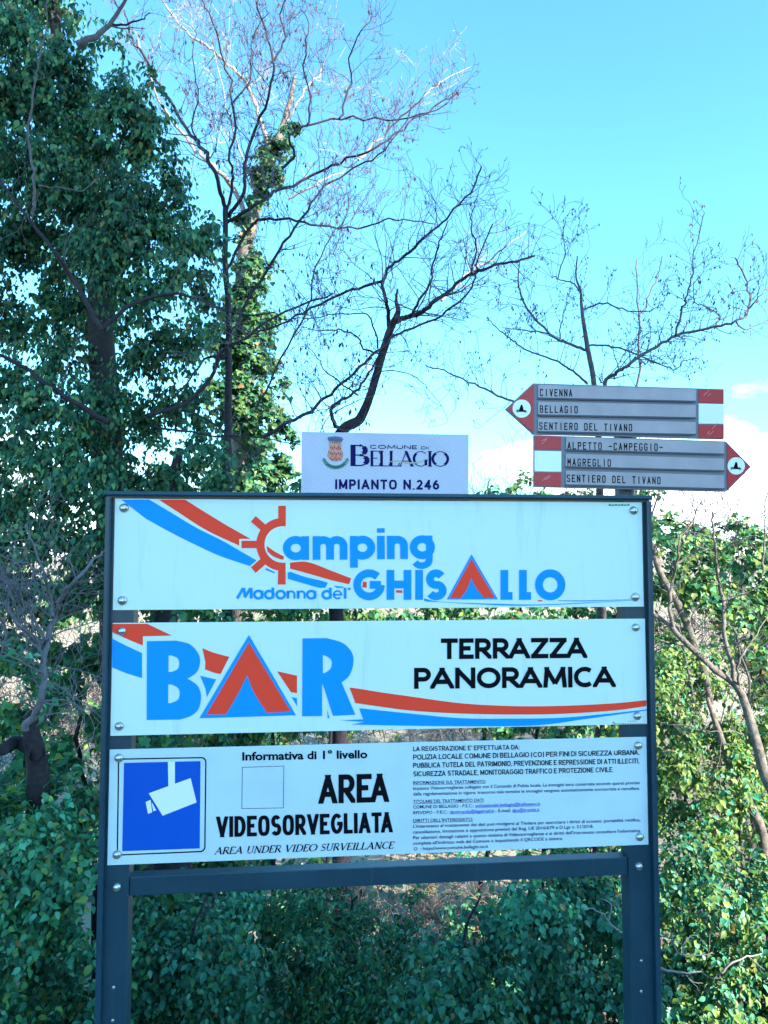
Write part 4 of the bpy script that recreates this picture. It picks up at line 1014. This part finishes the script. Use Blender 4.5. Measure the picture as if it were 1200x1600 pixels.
# ------------------------------------------------ 2. thicket low at the left edge
def left_thicket():
    Y = 3.0
    t = thing('bare_shrub', 'leafless grey shrub with crossing twigs at the left edge', 'shrub', root(40, Y))
    g = down(60, Y)
    tw = Twigs(up=.12, crook=.42, minr=.0018)
    g = down(60, 4.6)
    limb('branch', [(58, 1180, 24), (30, 1160, 20), (0, 1172, 18), (-40, 1160, 16)], Y, 22, M_bark_d, t)
    limb('trunk', [(60, g[1], 44, 4.6), (62, 1380, 42, 4.0), (60, 1270, 36, 3.3), (58, 1190, 30, 3.1), (48, 1140, 24), (52, 1110, 16)], Y, 40, M_bark_d, t, wob=.01, sides=10, jit=0)
    for sp, w in (([(40, 1140), (66, 1080), (72, 1010), (85, 965), (100, 925), (125, 900), (160, 862)], 11), ([(72, 1005), (55, 1000), (30, 975), (8, 945), (-20, 930)], 8),
                  ([(82, 965), (78, 930), (66, 890), (50, 845), (40, 820)], 5), ([(-10, 955), (10, 990), (-15, 1060)], 7), ([(75, 1000), (50, 965), (20, 930), (0, 880)], 5),
                  ([(66, 1060), (95, 1045), (130, 1050), (158, 1060)], 4), ([(0, 1050), (40, 1060), (90, 1075), (150, 1110)], 4)):
        limb('branch', sp, Y-.05, w, M_bark_g, t, tw, every=.045, L=.46, lvl=2, jit=.12, wob=.05, start=.05)
    finish_twigs(tw, M_bark_g, t)
    t2 = thing('ivy_bush', 'dark ivy bush low at the left edge under the grey shrub', 'bush', root(60, Y+.1), 'evergreen bushes below the sign')
    Lv = Leaves()
    for px, py, r in ((30, 1280, 56), (95, 1290, 50), (-20, 1250, 40), (60, 1340, 66), (130, 1360, 50), (20, 1420, 62), (100, 1440, 62), (40, 1520, 66), (120, 1540, 60), (20, 1600, 60), (110, 1620, 66), (150, 1480, 40), (-60, 1350, 90), (-60, 1500, 90), (20, 1060, 38), (110, 1240, 32)):
        yy = Y+.1+rnd.uniform(-.3, .3); c = P(px, py, yy); rm = r*dist(yy)/FPX
        Lv.add(sprays(c, (rm, rm*.8, rm*.9), int(9+r*r*.0280), 7, .046, droop=.6, shell=(.5, 1.03)), TEAL+IVY)
    limb('stem', [(70, down(70, Y+.6)[1], 9), (75, 1500, 8), (60, 1350, 6), (70, 1250, 4)], Y+.6, 8, M_bark_d, t2)
    foliage(t2, Lv, 'oval', 300, 'lb')
    # screen of looser leaves between the left post and the shrub, the dry slope shows through
    t3 = thing('ivy_bush', 'thin ragged ivy bush beside the left post with pale light coming through', 'bush', root(120, 4.6), 'evergreen bushes below the sign')
    Lv = Leaves()
    for px, py, r in ((110, 1040, 42), (150, 1120, 50), (110, 1180, 44), (150, 1230, 44), (60, 1080, 46), (20, 1120, 50), (30, 1040, 46), (80, 1200, 44), (20, 1200, 46), (60, 980, 46), (100, 1100, 36), (140, 980, 50), (180, 1050, 50), (220, 1150, 60), (250, 990, 50), (130, 1300, 40)):
        yy = 4.6+rnd.uniform(-.3, .3); c = P(px, py, yy); rm = r*dist(yy)/FPX
        Lv.add(sprays(c, (rm, rm*.8, rm*.9), int(5+r*r*.0115), 7, .058, droop=.9, shell=(.3, 1.03)), IVY)
    limb('stem', [(150, down(150, 4.6)[1], 9), (140, 1300, 8), (120, 1150, 6), (135, 1000, 4)], 4.6, 8, M_bark_d, t3)
    foliage(t3, Lv, 'ivy', 300, 'ls')
left_thicket()

# ------------------------------------------------ 3. leaning tree with sunlit ivy and pale limbs, farther back
def leaning_tree():
    Y = 7.6
    t = thing('ivy_tree', 'leaning tree in the middle distance with sunlit ivy round its pale trunk', 'tree', root(385, Y))
    g = down(375, Y)
    limb('trunk', [(380, g[1], 40), (382, 1100, 38), (380, 800, 36), (378, 600, 33), (380, 450, 26), (385, 380, 23), (400, 320, 20), (420, 260, 16), (440, 205, 11), (455, 150, 8), (460, 120, 4)], Y, 30, M_bark_l, t, wob=.012, sides=10, jit=0)
    tw = Twigs(up=.3, minr=.0026, crook=.3)
    for sp, w in (([(392, 350), (365, 295), (340, 265), (315, 245), (290, 215), (250, 155), (215, 60)], 9), ([(425, 250), (410, 200), (400, 170), (385, 130), (350, 95), (320, 70), (290, 50), (250, -5)], 8),
                  ([(405, 320), (395, 280), (370, 220), (350, 150), (330, 60)], 4), ([(560, 250), (605, 205), (640, 172), (670, 145), (700, 122), (735, 105)], 4), ([(450, 310), (500, 285), (540, 265), (560, 250)], 4),
                  ([(690, 470), (735, 425), (764, 408), (790, 385), (822, 362)], 4.5), ([(440, 210), (470, 150), (500, 110), (520, 60)], 4)):
        limb('branch', sp, Y, w, M_bark_w, t, tw, every=.27, L=.85, lvl=2, jit=.25, wob=.04, start=.1)
    finish_twigs(tw, M_bark_w, t)
    Lv = Leaves()
    for px, py, r, k in ((430, 235, 17, 1.6), (420, 262, 20, 1.6), (412, 290, 22, 1.3), (408, 315, 18, .6), (385, 350, 18, .7), (447, 205, 14, 1.2), (436, 220, 14, 1), (380, 400, 32, 1), (400, 430, 34, 1), (375, 470, 42, 1), (395, 520, 45, 1), (380, 570, 46, 1), (410, 600, 40, .9),
                      (385, 640, 50, 1), (420, 670, 40, .8), (380, 700, 52, 1), (350, 740, 50, 1), (400, 760, 50, 1), (440, 745, 30, .8), (425, 500, 25, .6), (350, 620, 40, .9), (390, 820, 60, .8), (340, 540, 34, .7)):
        yy = Y-.1+rnd.uniform(-.3, .3); c = P(px, py, yy); rm = r*dist(yy)/FPX
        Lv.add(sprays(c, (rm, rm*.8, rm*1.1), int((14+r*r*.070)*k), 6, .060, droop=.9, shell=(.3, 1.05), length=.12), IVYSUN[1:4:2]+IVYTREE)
    foliage(t, Lv, 'ivy', 0)
leaning_tree()

# ------------------------------------------------ 4. bare many stemmed tree, dark against the sky
def bare_tree_a():
    Y = 5.2
    t = thing('bare_tree', 'leafless dark tree with fanning branches in front of the leaning trunk', 'tree', root(355, Y), 'leafless trees')
    tw = Twigs(up=.32, minr=.0019, crook=.27)
    g = down(356, Y)
    limb('trunk', [(356, g[1], 20), (354, 1000, 17), (352, 790, 14), (356, 640, 12), (357, 500, 10), (352, 400, 9), (352, 325, 8)], Y, 12, M_bark_d, t, wob=.01, jit=.05)
    for sp, w in (([(352, 325), (338, 280), (320, 240), (285, 190), (250, 135), (225, 90), (205, 55), (195, 20)], 7), ([(354, 335), (363, 290), (362, 250), (365, 160), (345, 80), (330, 30), (310, -10)], 5),
                  ([(358, 340), (383, 290), (385, 240), (402, 195), (420, 150), (427, 95), (415, 50), (402, 5), (408, -30)], 6), ([(352, 350), (400, 320), (430, 302), (480, 278), (530, 253), (595, 225), (650, 185), (715, 145)], 6),
                  ([(355, 420), (395, 350), (440, 343), (500, 352), (570, 355), (620, 342), (680, 350)], 5), ([(358, 520), (420, 420), (460, 355), (500, 300), (550, 265), (600, 235), (640, 180)], 5),
                  ([(440, 262), (460, 243), (452, 215), (480, 195), (550, 185), (640, 185), (700, 160)], 5), ([(427, 95), (445, 60), (438, 25), (455, -20)], 4), ([(365, 160), (390, 120), (395, 60), (420, 20)], 3),
                  ([(480, 195), (485, 150), (475, 110), (480, 50), (470, 10)], 3.5), ([(530, 185), (550, 130), (545, 90), (570, 40), (590, 20)], 3.5), ([(354, 560), (320, 560), (290, 600), (245, 640)], 5),
                  ([(400, 640), (440, 560), (480, 480), (500, 400), (540, 340), (545, 300)], 3.5), ([(320, 240), (300, 200), (310, 150), (300, 90), (310, 40)], 3)):
        limb('branch', sp, Y, w, M_bark_d, t, tw, every=.10, L=.55, lvl=3, jit=.2, wob=.045, start=.12)
    finish_twigs(tw, M_twig, t); catkins(tw, t, .06, .036)
bare_tree_a()
def bare_tree_b():
    Y = 3.2
    t = thing('bare_tree', 'leafless crooked tree with a broken stub rising behind the town plate', 'tree', root(545, Y), 'leafless trees')
    tw = Twigs(up=.22, minr=.0014, crook=.3)
    g = down(540, Y)
    g = down(540, 5.6)
    limb('trunk', [(535, g[1], 30, 5.6), (530, 1200, 26, 5.3), (524, 900, 22, 4.4), (522, 780, 20, 3.6), (524, 700, 18, 3.3), (538, 670, 17), (562, 655, 16), (578, 620, 13), (590, 580, 13), (600, 545, 13), (612, 510, 12), (622, 488, 9), (619, 470, 5), (621, 452, 3)], Y, 14, M_bark_d, t, wob=.012, sides=9, jit=.05)
    for sp, w in (([(614, 505), (635, 495), (655, 490), (680, 470), (700, 455), (722, 437), (755, 420), (800, 410), (835, 400)], 9), ([(607, 535), (607, 500), (604, 470), (597, 440), (612, 415), (640, 395), (662, 370), (690, 350), (735, 300), (752, 260)], 7),
                  ([(600, 440), (560, 450), (510, 470), (450, 500), (400, 520), (375, 532), (345, 545)], 5), ([(530, 672), (518, 650), (524, 632), (552, 615), (572, 590), (592, 555)], 7),
                  ([(412, 683), (445, 662), (480, 645), (510, 620), (545, 590), (590, 550), (625, 520), (680, 500), (725, 465), (742, 435), (748, 400), (770, 350)], 6),
                  ([(645, 488), (655, 472), (672, 440), (678, 410), (690, 370), (700, 345)], 5), ([(590, 552), (570, 545), (556, 525), (530, 515), (500, 518), (470, 510)], 3.5),
                  ([(590, 545), (580, 500), (560, 490), (480, 498), (430, 500)], 3), ([(735, 428), (745, 390), (735, 350), (745, 310)], 3.5), ([(690, 465), (720, 455), (760, 430)], 3),
                  ([(560, 618), (520, 590), (500, 565), (480, 540)], 3), ([(596, 580), (620, 580), (650, 590), (680, 620), (700, 660)], 2), ([(495, 760), (495, 690), (520, 640), (560, 590), (580, 560)], 2)):
        limb('branch', sp, Y, w, M_bark_d, t, tw, every=.055, L=.40, lvl=3, jit=.12, wob=.045, start=.1)
    finish_twigs(tw, M_twig, t)
    lim = P(600, 0, Y).x
    catkins(tw, t, .05, .030, pred=lambda p: p.x < lim)
    catkins(tw, t, .02, .02)
bare_tree_b()
def bare_tree_c():
    Y = 2.7
    t = thing('bare_tree', 'leafless purple grey tree spreading above the arrow plates on the right', 'tree', root(935, Y), 'leafless trees')
    tw = Twigs(up=.3, minr=.0012, crook=.34)
    g = down(940, Y)
    g = down(940, 5.8)
    limb('trunk', [(945, g[1], 24, 5.8), (942, 1200, 20, 5.4), (940, 950, 16, 4.2), (938, 800, 13, 3.3), (936, 700, 11, 2.8), (928, 600, 9), (918, 542, 8), (910, 491, 6), (907, 455, 4), (900, 432, 3), (902, 400, 2)], Y, 10, M_bark_m, t, wob=.012, sides=8, jit=.04)
    for sp, w in (([(940, 680), (945, 600), (960, 585), (980, 571), (1017, 546), (1057, 524), (1116, 511), (1156, 500), (1171, 480), (1165, 432), (1149, 403)], 7), ([(1056, 524), (1066, 485), (1072, 465), (1083, 428), (1086, 392), (1101, 333)], 4),
                  ([(916, 547), (890, 538), (863, 524), (830, 491), (815, 465), (809, 439), (812, 410)], 5), ([(918, 600), (895, 580), (870, 564), (826, 549), (800, 531), (782, 518), (765, 500)], 4),
                  ([(921, 540), (958, 542), (1009, 560), (1053, 577), (1068, 564), (1090, 560)], 3.5), ([(910, 484), (943, 474), (973, 483), (1017, 485), (1039, 465)], 3.5), ([(863, 524), (820, 515), (785, 512)], 3),
                  ([(838, 655), (815, 635), (785, 620), (740, 600), (700, 582), (665, 570)], 5), ([(1116, 511), (1125, 495), (1105, 480), (1085, 472), (1085, 440)], 3.2), ([(875, 530), (880, 490), (890, 470)], 2.5),
                  ([(906, 456), (895, 442), (872, 436), (862, 432)], 3), ([(870, 437), (882, 400), (880, 365), (884, 340)], 2.2), ([(1171, 482), (1190, 460), (1205, 440)], 3), ([(1150, 502), (1165, 515), (1200, 500)], 3)):
        limb('branch', sp, Y, w, M_bark_m, t, tw, every=.042, L=.27, lvl=3, jit=.1, wob=.045, start=.08)
    finish_twigs(tw, M_twig, t); catkins(tw, t, .22, .015)
    t2 = thing('sapling', 'thin pale bare sapling between the forks of the purple grey tree', 'sapling', root(997, 6.5))
    tw = Twigs(up=.4, minr=.002)
    limb('trunk', [(997, down(997, 6.5)[1], 6), (996, 800, 5), (997, 604, 4), (999, 491, 3), (995, 406, 2)], 6.5, 4, M_bark_m, t2, tw, every=.22, L=.6, lvl=2, start=.55)
    limb('branch', [(998, 500), (1015, 460), (1028, 430), (1035, 400)], 6.5, 3, M_bark_m, t2, tw, every=.15, L=.4, lvl=1)
    finish_twigs(tw, M_bark_m, t2)
bare_tree_c()

# ------------------------------------------------ 5. sunlit ivy bank on the right with pale trunks
def right_side():
    Y = 4.0
    groups = [
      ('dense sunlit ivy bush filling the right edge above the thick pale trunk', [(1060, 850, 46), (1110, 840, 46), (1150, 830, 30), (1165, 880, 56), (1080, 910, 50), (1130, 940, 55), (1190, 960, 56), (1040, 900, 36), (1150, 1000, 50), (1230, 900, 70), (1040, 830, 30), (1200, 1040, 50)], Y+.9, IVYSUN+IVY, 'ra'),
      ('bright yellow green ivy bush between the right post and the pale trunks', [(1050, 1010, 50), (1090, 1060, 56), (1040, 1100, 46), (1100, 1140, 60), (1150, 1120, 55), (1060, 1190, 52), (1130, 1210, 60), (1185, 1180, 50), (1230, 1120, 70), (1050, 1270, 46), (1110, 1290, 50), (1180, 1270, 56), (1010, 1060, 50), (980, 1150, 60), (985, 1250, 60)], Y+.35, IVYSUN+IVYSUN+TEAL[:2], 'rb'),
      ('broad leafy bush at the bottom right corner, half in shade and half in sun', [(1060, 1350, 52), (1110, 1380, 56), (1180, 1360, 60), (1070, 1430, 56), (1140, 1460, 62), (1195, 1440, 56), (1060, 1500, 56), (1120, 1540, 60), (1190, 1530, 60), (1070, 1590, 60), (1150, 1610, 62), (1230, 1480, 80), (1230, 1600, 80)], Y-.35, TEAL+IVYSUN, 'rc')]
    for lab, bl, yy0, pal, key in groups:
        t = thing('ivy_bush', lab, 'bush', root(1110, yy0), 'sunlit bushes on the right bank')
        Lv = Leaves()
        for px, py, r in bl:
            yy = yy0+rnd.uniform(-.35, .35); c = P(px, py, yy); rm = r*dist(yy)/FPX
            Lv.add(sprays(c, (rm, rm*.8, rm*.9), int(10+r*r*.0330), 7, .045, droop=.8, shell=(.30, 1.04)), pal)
        tw = Twigs(up=.25, crook=.42, minr=.0016)
        for dx in (-40, 45):
            limb('stem', [(1120+dx, down(1120+dx, yy0)[1], 9), (1110+dx, bl[5][1]+60, 7), (1125+dx, bl[2][1], 4), (1100+dx, bl[0][1]-30, 3)], yy0+.05, 6, M_bark_m, t, tw, every=.07, L=.5, lvl=2, jit=.1, start=.25)
        finish_twigs(tw, M_bark_m, t)
        foliage(t, Lv, 'oval' if key != 'ra' else 'ivy', 300, key)
    t = thing('bare_tree', 'pale thick trunk leaning left with bare stems at the right edge', 'tree', root(1240, Y-.6))
    tw = Twigs(up=.25, minr=.002, crook=.36)
    yy = Y-.55
    limb('trunk', [(1235, down(1235, yy)[1], 28), (1222, 1300, 21), (1195, 1211, 17), (1176, 1139, 15), (1154, 1077, 12), (1118, 1047, 10), (1067, 1000, 9), (1044, 975, 8), (1020, 960, 6)], yy, 20, M_bark_l, t, None, wob=.012, sides=10, jit=.05)
    for sp, w in (([(1052, 982), (1046, 950), (1049, 913), (1058, 880), (1062, 847), (1085, 810)], 7), ([(1152, 1075), (1133, 985), (1128, 930), (1120, 882), (1116, 840), (1113, 800)], 8),
                  ([(1058, 880), (1085, 862), (1108, 855)], 4), ([(1155, 1075), (1155, 1035), (1175, 1000), (1200, 960)], 5), ([(1190, 900), (1195, 840), (1200, 770)], 4), ([(1080, 1010), (1050, 1005), (1030, 1000)], 4),
                  ([(1140, 930), (1170, 925), (1200, 900)], 3), ([(1180, 1150), (1150, 1145), (1100, 1140)], 3)):
        limb('branch', sp, yy, w, M_bark_l, t, tw, every=.085, L=.38, lvl=2, jit=.1, wob=.04, start=.1)
    finish_twigs(tw, M_bark_m, t)
    t = thing('tree_trunk', 'weathered pale trunk half buried in the ivy bank on the right', 'trunk', root(1195, Y))
    limb('trunk', [(1215, down(1215, Y)[1], 18), (1195, 1330, 16), (1178, 1270, 15), (1154, 1221, 13), (1138, 1185, 12), (1118, 1129, 9), (1105, 1090, 6)], Y+.02, 16, M_bark_l, t, None, wob=.012, sides=10, jit=.04)
    limb('branch', [(1020, 850, 10), (1031, 893, 11), (1062, 949, 13), (1082, 1000, 13), (1100, 1050, 12), (1110, 1100, 10)], Y+.5, 12, M_bark_l, t, None, wob=.012, sides=8, jit=.04)
    tw = Twigs(up=.0, minr=.0018, crook=.5)
    t = thing('dead_branch', 'bleached forked dead branch caught in the bush beside the right post', 'branch', tuple(P(1060, 1500, 2.6)))
    for sp, w in (([(1030, 1512), (1067, 1521), (1095, 1518)], 5), ([(1049, 1457), (1052, 1475), (1067, 1493), (1113, 1488)], 4), ([(1067, 1493), (1068, 1475), (1080, 1462)], 3), ([(1128, 1520), (1150, 1500), (1190, 1490)], 4)):
        limb('branch', sp, 2.75, w, M_bark_w, t, tw, every=.12, L=.2, lvl=1, jit=.02)
    finish_twigs(tw, M_bark_w, t)
    t = thing('dead_branch', 'white forked twig poking out of the leaves left of the right post', 'branch', tuple(P(950, 1440, 2.7)))
    for sp, w in (([(990, 1475), (975, 1460), (959, 1449), (939, 1425), (908, 1418)], 4), ([(950, 1438), (956, 1415), (939, 1404)], 3)):
        limb('branch', sp, 2.7, w, M_bark_w, t, None, jit=.02)
right_side()

# ------------------------------------------------ 6. hedge behind and below the sign
def centre():
    bushes = [
      ('broad teal leaved bush low between the left post and the middle', [(240, 1430, 50), (300, 1480, 60), (225, 1520, 50), (290, 1570, 60), (360, 1430, 50), (370, 1510, 60), (350, 1590, 60), (230, 1600, 50), (420, 1570, 50)], 3.1, TEAL, 'oval', 1.0, 'ca'),
      ('low dim bush in the middle below the crossbar', [(450, 1430, 56), (520, 1440, 60), (470, 1500, 60), (560, 1500, 60), (620, 1470, 40), (530, 1560, 60), (450, 1590, 60), (610, 1560, 60), (590, 1610, 60), (640, 1420, 28)], 3.7, TEAL+IVY, 'narrow', .95, 'cb'),
      ('glossy pale leaved bush at the bottom right of the middle', [(700, 1500, 50), (680, 1560, 60), (760, 1540, 60), (740, 1470, 46), (700, 1620, 60), (790, 1600, 60), (780, 1420, 42)], 3.0, TEAL, 'oval', .95, 'cc'),
      ('tall teal bush beside the right post under the crossbar', [(830, 1400, 50), (900, 1400, 56), (960, 1420, 50), (850, 1460, 56), (930, 1480, 60), (870, 1530, 60), (970, 1540, 60), (830, 1590, 60), (930, 1600, 60), (990, 1600, 50)], 3.1, TEAL+IVY[:2], 'oval', 1.05, 'cd')]
    for lab, bl, Y, pal, tm, k, key in bushes:
        cx = sum(b[0] for b in bl)/len(bl)
        t = thing('evergreen_bush', lab, 'bush', root(cx, Y), 'evergreen bushes below the sign')
        Lv = Leaves()
        for px, py, r in bl:
            yy = Y+rnd.uniform(-.35, .35); c = P(px, py, yy); rm = r*dist(yy)/FPX
            Lv.add(sprays(c, (rm, rm*.8, rm*.9), int((12+r*r*.0330)*k), 7, .043 if tm == 'oval' else .042, droop=.8, shell=(.45, 1.04)), pal)
        tw = Twigs(up=.2, crook=.4)
        limb('stem', [(cx, down(cx, Y)[1], 9), (cx+8, 1560, 7), (cx-10, 1470, 5), (cx+15, 1400, 3)], Y, 8, M_bark_d, t, tw, every=.12, L=.45, lvl=2, start=.3)
        finish_twigs(tw, M_bark_m, t); foliage(t, Lv, tm, 300, key)
    for lab, bl, Y, key in (('second row bush behind the low bushes, left of the dry brushwood', [(230, 1420, 50), (310, 1410, 46), (390, 1420, 50), (470, 1410, 50), (540, 1440, 44), (340, 1500, 60), (450, 1500, 60), (560, 1530, 60), (500, 1600, 60), (400, 1590, 60)], 4.5, 'sa'), ('second row bush behind the low bushes, right of the dry brushwood', [(740, 1450, 46), (790, 1410, 46), (860, 1390, 50), (940, 1390, 50), (990, 1430, 50), (700, 1520, 60), (780, 1520, 60), (880, 1500, 60), (640, 1560, 60), (660, 1620, 60)], 4.5, 'sb')):
        cx = sum(b[0] for b in bl)/len(bl)
        t = thing('evergreen_bush', lab, 'bush', root(cx, Y), 'evergreen bushes below the sign')
        Lv = Leaves()
        for px, py, r in bl:
            yy = Y+rnd.uniform(-.3, .3); c = P(px, py, yy); rm = r*dist(yy)/FPX
            Lv.add(sprays(c, (rm, rm*.8, rm*.9), int(8+r*r*.022), 7, .055, droop=.7, shell=(.3, 1.04)), TEAL+IVY)
        limb('stem', [(cx, down(cx, Y)[1], 9), (cx+8, 1560, 7), (cx-10, 1450, 5)], Y, 8, M_bark_d, t)
        foliage(t, Lv, 'oval', 0)
    # dark ivied trunk that shows under the left end of the crossbar
    t = thing('tree_trunk', 'dark ivy draped trunk standing under the left end of the crossbar', 'trunk', root(275, 3.6))
    limb('trunk', [(282, down(282, 3.6)[1], 66), (276, 1500, 60), (272, 1390, 56), (262, 1200, 50), (255, 1000, 44), (262, 850, 30), (280, 700, 12)], 3.9, 60, M_bark_d, t, None, wob=.01, sides=12, jit=0)
    Lv = Leaves()
    for px, py, r in ((240, 1440, 26), (300, 1420, 24), (220, 1390, 30), (300, 1370, 30), (250, 1150, 60), (240, 1040, 50), (270, 900, 60)):
        c = P(px, py, 3.7); rm = r*dist(3.7)/FPX; Lv.add(sprays(c, (rm, rm*.8, rm), int(6+r*r*.012), 6, .055, droop=.8, shell=(.5, 1.04)), IVY)
    foliage(t, Lv, 'ivy', 0)
    # upper hedge seen over, between and under the panels
    upper = [('ragged hedge bush behind the left half of the sign', [(230, 830, 60), (320, 850, 70), (420, 810, 56), (460, 880, 60), (300, 960, 50), (400, 960, 50), (480, 960, 44), (240, 1130, 60), (330, 1145, 50), (420, 1130, 44), (470, 770, 22), (430, 1340, 30), (350, 1350, 44), (260, 1345, 50), (560, 955, 40), (340, 962, 34), (450, 962, 34), (520, 962, 34), (600, 962, 34), (210, 1145, 30), (290, 1150, 30), (380, 1150, 34), (470, 1150, 30), (250, 1340, 34), (300, 1355, 34), (480, 1350, 26)], 5.0, 'ue'),
             ('ragged hedge bush behind the right half of the sign', [(740, 830, 56), (820, 820, 60), (900, 830, 60), (970, 820, 60), (780, 775, 24), (830, 765, 22), (900, 770, 26), (650, 950, 46), (740, 960, 50), (840, 950, 50), (930, 960, 50), (980, 900, 60), (760, 1150, 30), (830, 1150, 44), (900, 1130, 50), (960, 1150, 50), (980, 1050, 60), (900, 1340, 40), (960, 1330, 50), (830, 1330, 26), (1000, 790, 30), (700, 962, 34), (790, 962, 34), (890, 962, 34), (960, 962, 34), (800, 1150, 30), (880, 1148, 34), (950, 1145, 34), (860, 1335, 30), (940, 1335, 34), (680, 1355, 22)], 5.2, 'uf')]
    for lab, bl, Y, key in upper:
        cx = sum(b[0] for b in bl)/len(bl)
        t = thing('hedge_bush', lab, 'bush', root(cx, Y), 'hedge behind the sign')
        Lv = Leaves()
        for px, py, r in bl:
            yy = Y+rnd.uniform(-.4, .4); c = P(px, py, yy); rm = r*dist(yy)/FPX
            Lv.add(sprays(c, (rm, rm*.8, rm*.9), int(8+r*r*.0220), 7, .056, droop=.8, shell=(.3, 1.04)), IVY+IVYSUN[:2])
        tw = Twigs(up=.3, crook=.4, minr=.002)
        for k in range(4):
            x = bl[0][0]+k*90; limb('stem', [(x, down(x, Y)[1], 8), (x+20, 1150, 6), (x-20, 950, 4), (x+10, 800, 3), (x+25, 750, 2)], Y, 9, M_bark_d, t, tw, every=.16, L=.55, lvl=2, start=.3)
        finish_twigs(tw, M_bark_m, t, 'twig_mass'); foliage(t, Lv, 'oval', 0)
    # dry brown brushwood in the gap under the middle of the crossbar
    t = thing('dry_brushwood', 'dry brown tangle of twigs under the middle of the crossbar', 'shrub', root(650, 4.2))
    tw = Twigs(up=.25, crook=.5, minr=.002)
    for k in range(26):
        x = 560+k*7; c = P(x, 1500+rnd.uniform(-20, 60), 4.3+rnd.uniform(-.3, .3))
        tw.grow(c, Vector((rnd.uniform(-.6, .6), rnd.uniform(-.3, .3), 1)), rnd.uniform(.5, .95), .005, 3)
    meshobj('twig_mass', tw.V, tw.F, mat('dry_twig', (.20, .13, .11), .9), t, kind='stuff')
    # bare scrub whose tips stand against the sky between town plate and arrows
    for cx, Y, hgt_, lab in ((790, 5.0, 700, 'bare scrub tips against the sky between the town plate and the arrows'), (1110, 5.6, 760, 'bare bramble stems standing above the right bank')):
        t = thing('bare_shrub', lab, 'shrub', root(cx, Y))
        tw = Twigs(up=.35, crook=.34, minr=.0018)
        for k in range(16):
            x = cx-60+k*9; c = P(x, 900, Y+rnd.uniform(-.3, .3))
            tw.grow(c, Vector((rnd.uniform(-.4, .4), 0, 1)), rnd.uniform(.5, .95), .006, 3)
        meshobj('twig_mass', tw.V, tw.F, M_bark_m, t, kind='stuff')
centre()
def far_brush():
    for cx, w_, Y, lab in ((80, 260, 9.0, 'distant pale brushwood glimpsed through the leaves left of the sign'), (520, 330, 10.0, 'distant pale brushwood glimpsed through the gaps between the panels'), (1000, 330, 9.5, 'distant pale brushwood behind the right post and the right bank')):
        t = thing('brushwood', lab, 'shrub', root(cx, Y), 'brushwood far down the slope')
        tw = Twigs(up=.2, crook=.5, minr=.003)
        for k in range(70):
            x = cx+rnd.uniform(-w_, w_); yy = Y+rnd.uniform(-.8, .8); q = P(x, 869, yy)
            tw.grow(Vector((q.x, yy, hgt(q.x, yy)+rnd.uniform(0, 1.2))), Vector((rnd.uniform(-.5, .5), rnd.uniform(-.3, .3), 1)), rnd.uniform(.8, 1.6), .010, 3)
        meshobj('twig_mass', tw.V, tw.F, M_bark_m, t, kind='stuff')
        Lv = Leaves()
        for k in range(75):
            x = cx+rnd.uniform(-w_, w_); c = P(x, rnd.uniform(870, 1380), Y+rnd.uniform(-.6, .6))
            Lv.add(sprays(c, (.42, .3, .35), 16, 7, .075, droop=.6, shell=(.3, 1.0)), IVYSUN+IVY)
        foliage(t, Lv, 'oval', 0)
far_brush()
# ------------------------------------------------ 7. low ivy and leaf litter on the slope
def cover():
    Lv = Leaves(); n = 5200
    x = rng.uniform(-4.5, 5.5, n); y = rng.uniform(1.9, 7.5, n)
    z = np.array([hgt(a, b) for a, b in zip(x, y)])+rng.uniform(0, .18, n)
    p = np.stack([x, y, z], 1); nor = unit(np.array([0, -.3, 1.0])+rng.normal(size=(n, 3))*.35); t = unit(np.cross(nor, rng.normal(size=(n, 3))))
    Lv.add((p, nor, t, .07*rng.uniform(.6, 1.3, n)), TEAL+[(.12, .08, .04)])
    arr = Lv.cat(); o = leaf_mesh('ground_ivy', arr, 'ivy', None); o['label'] = 'low ivy and leaf litter covering the slope behind the sign'; o['category'] = 'ground cover'
cover()
for o in list(bpy.data.objects):
    if '_loc' in o: del o['_loc']
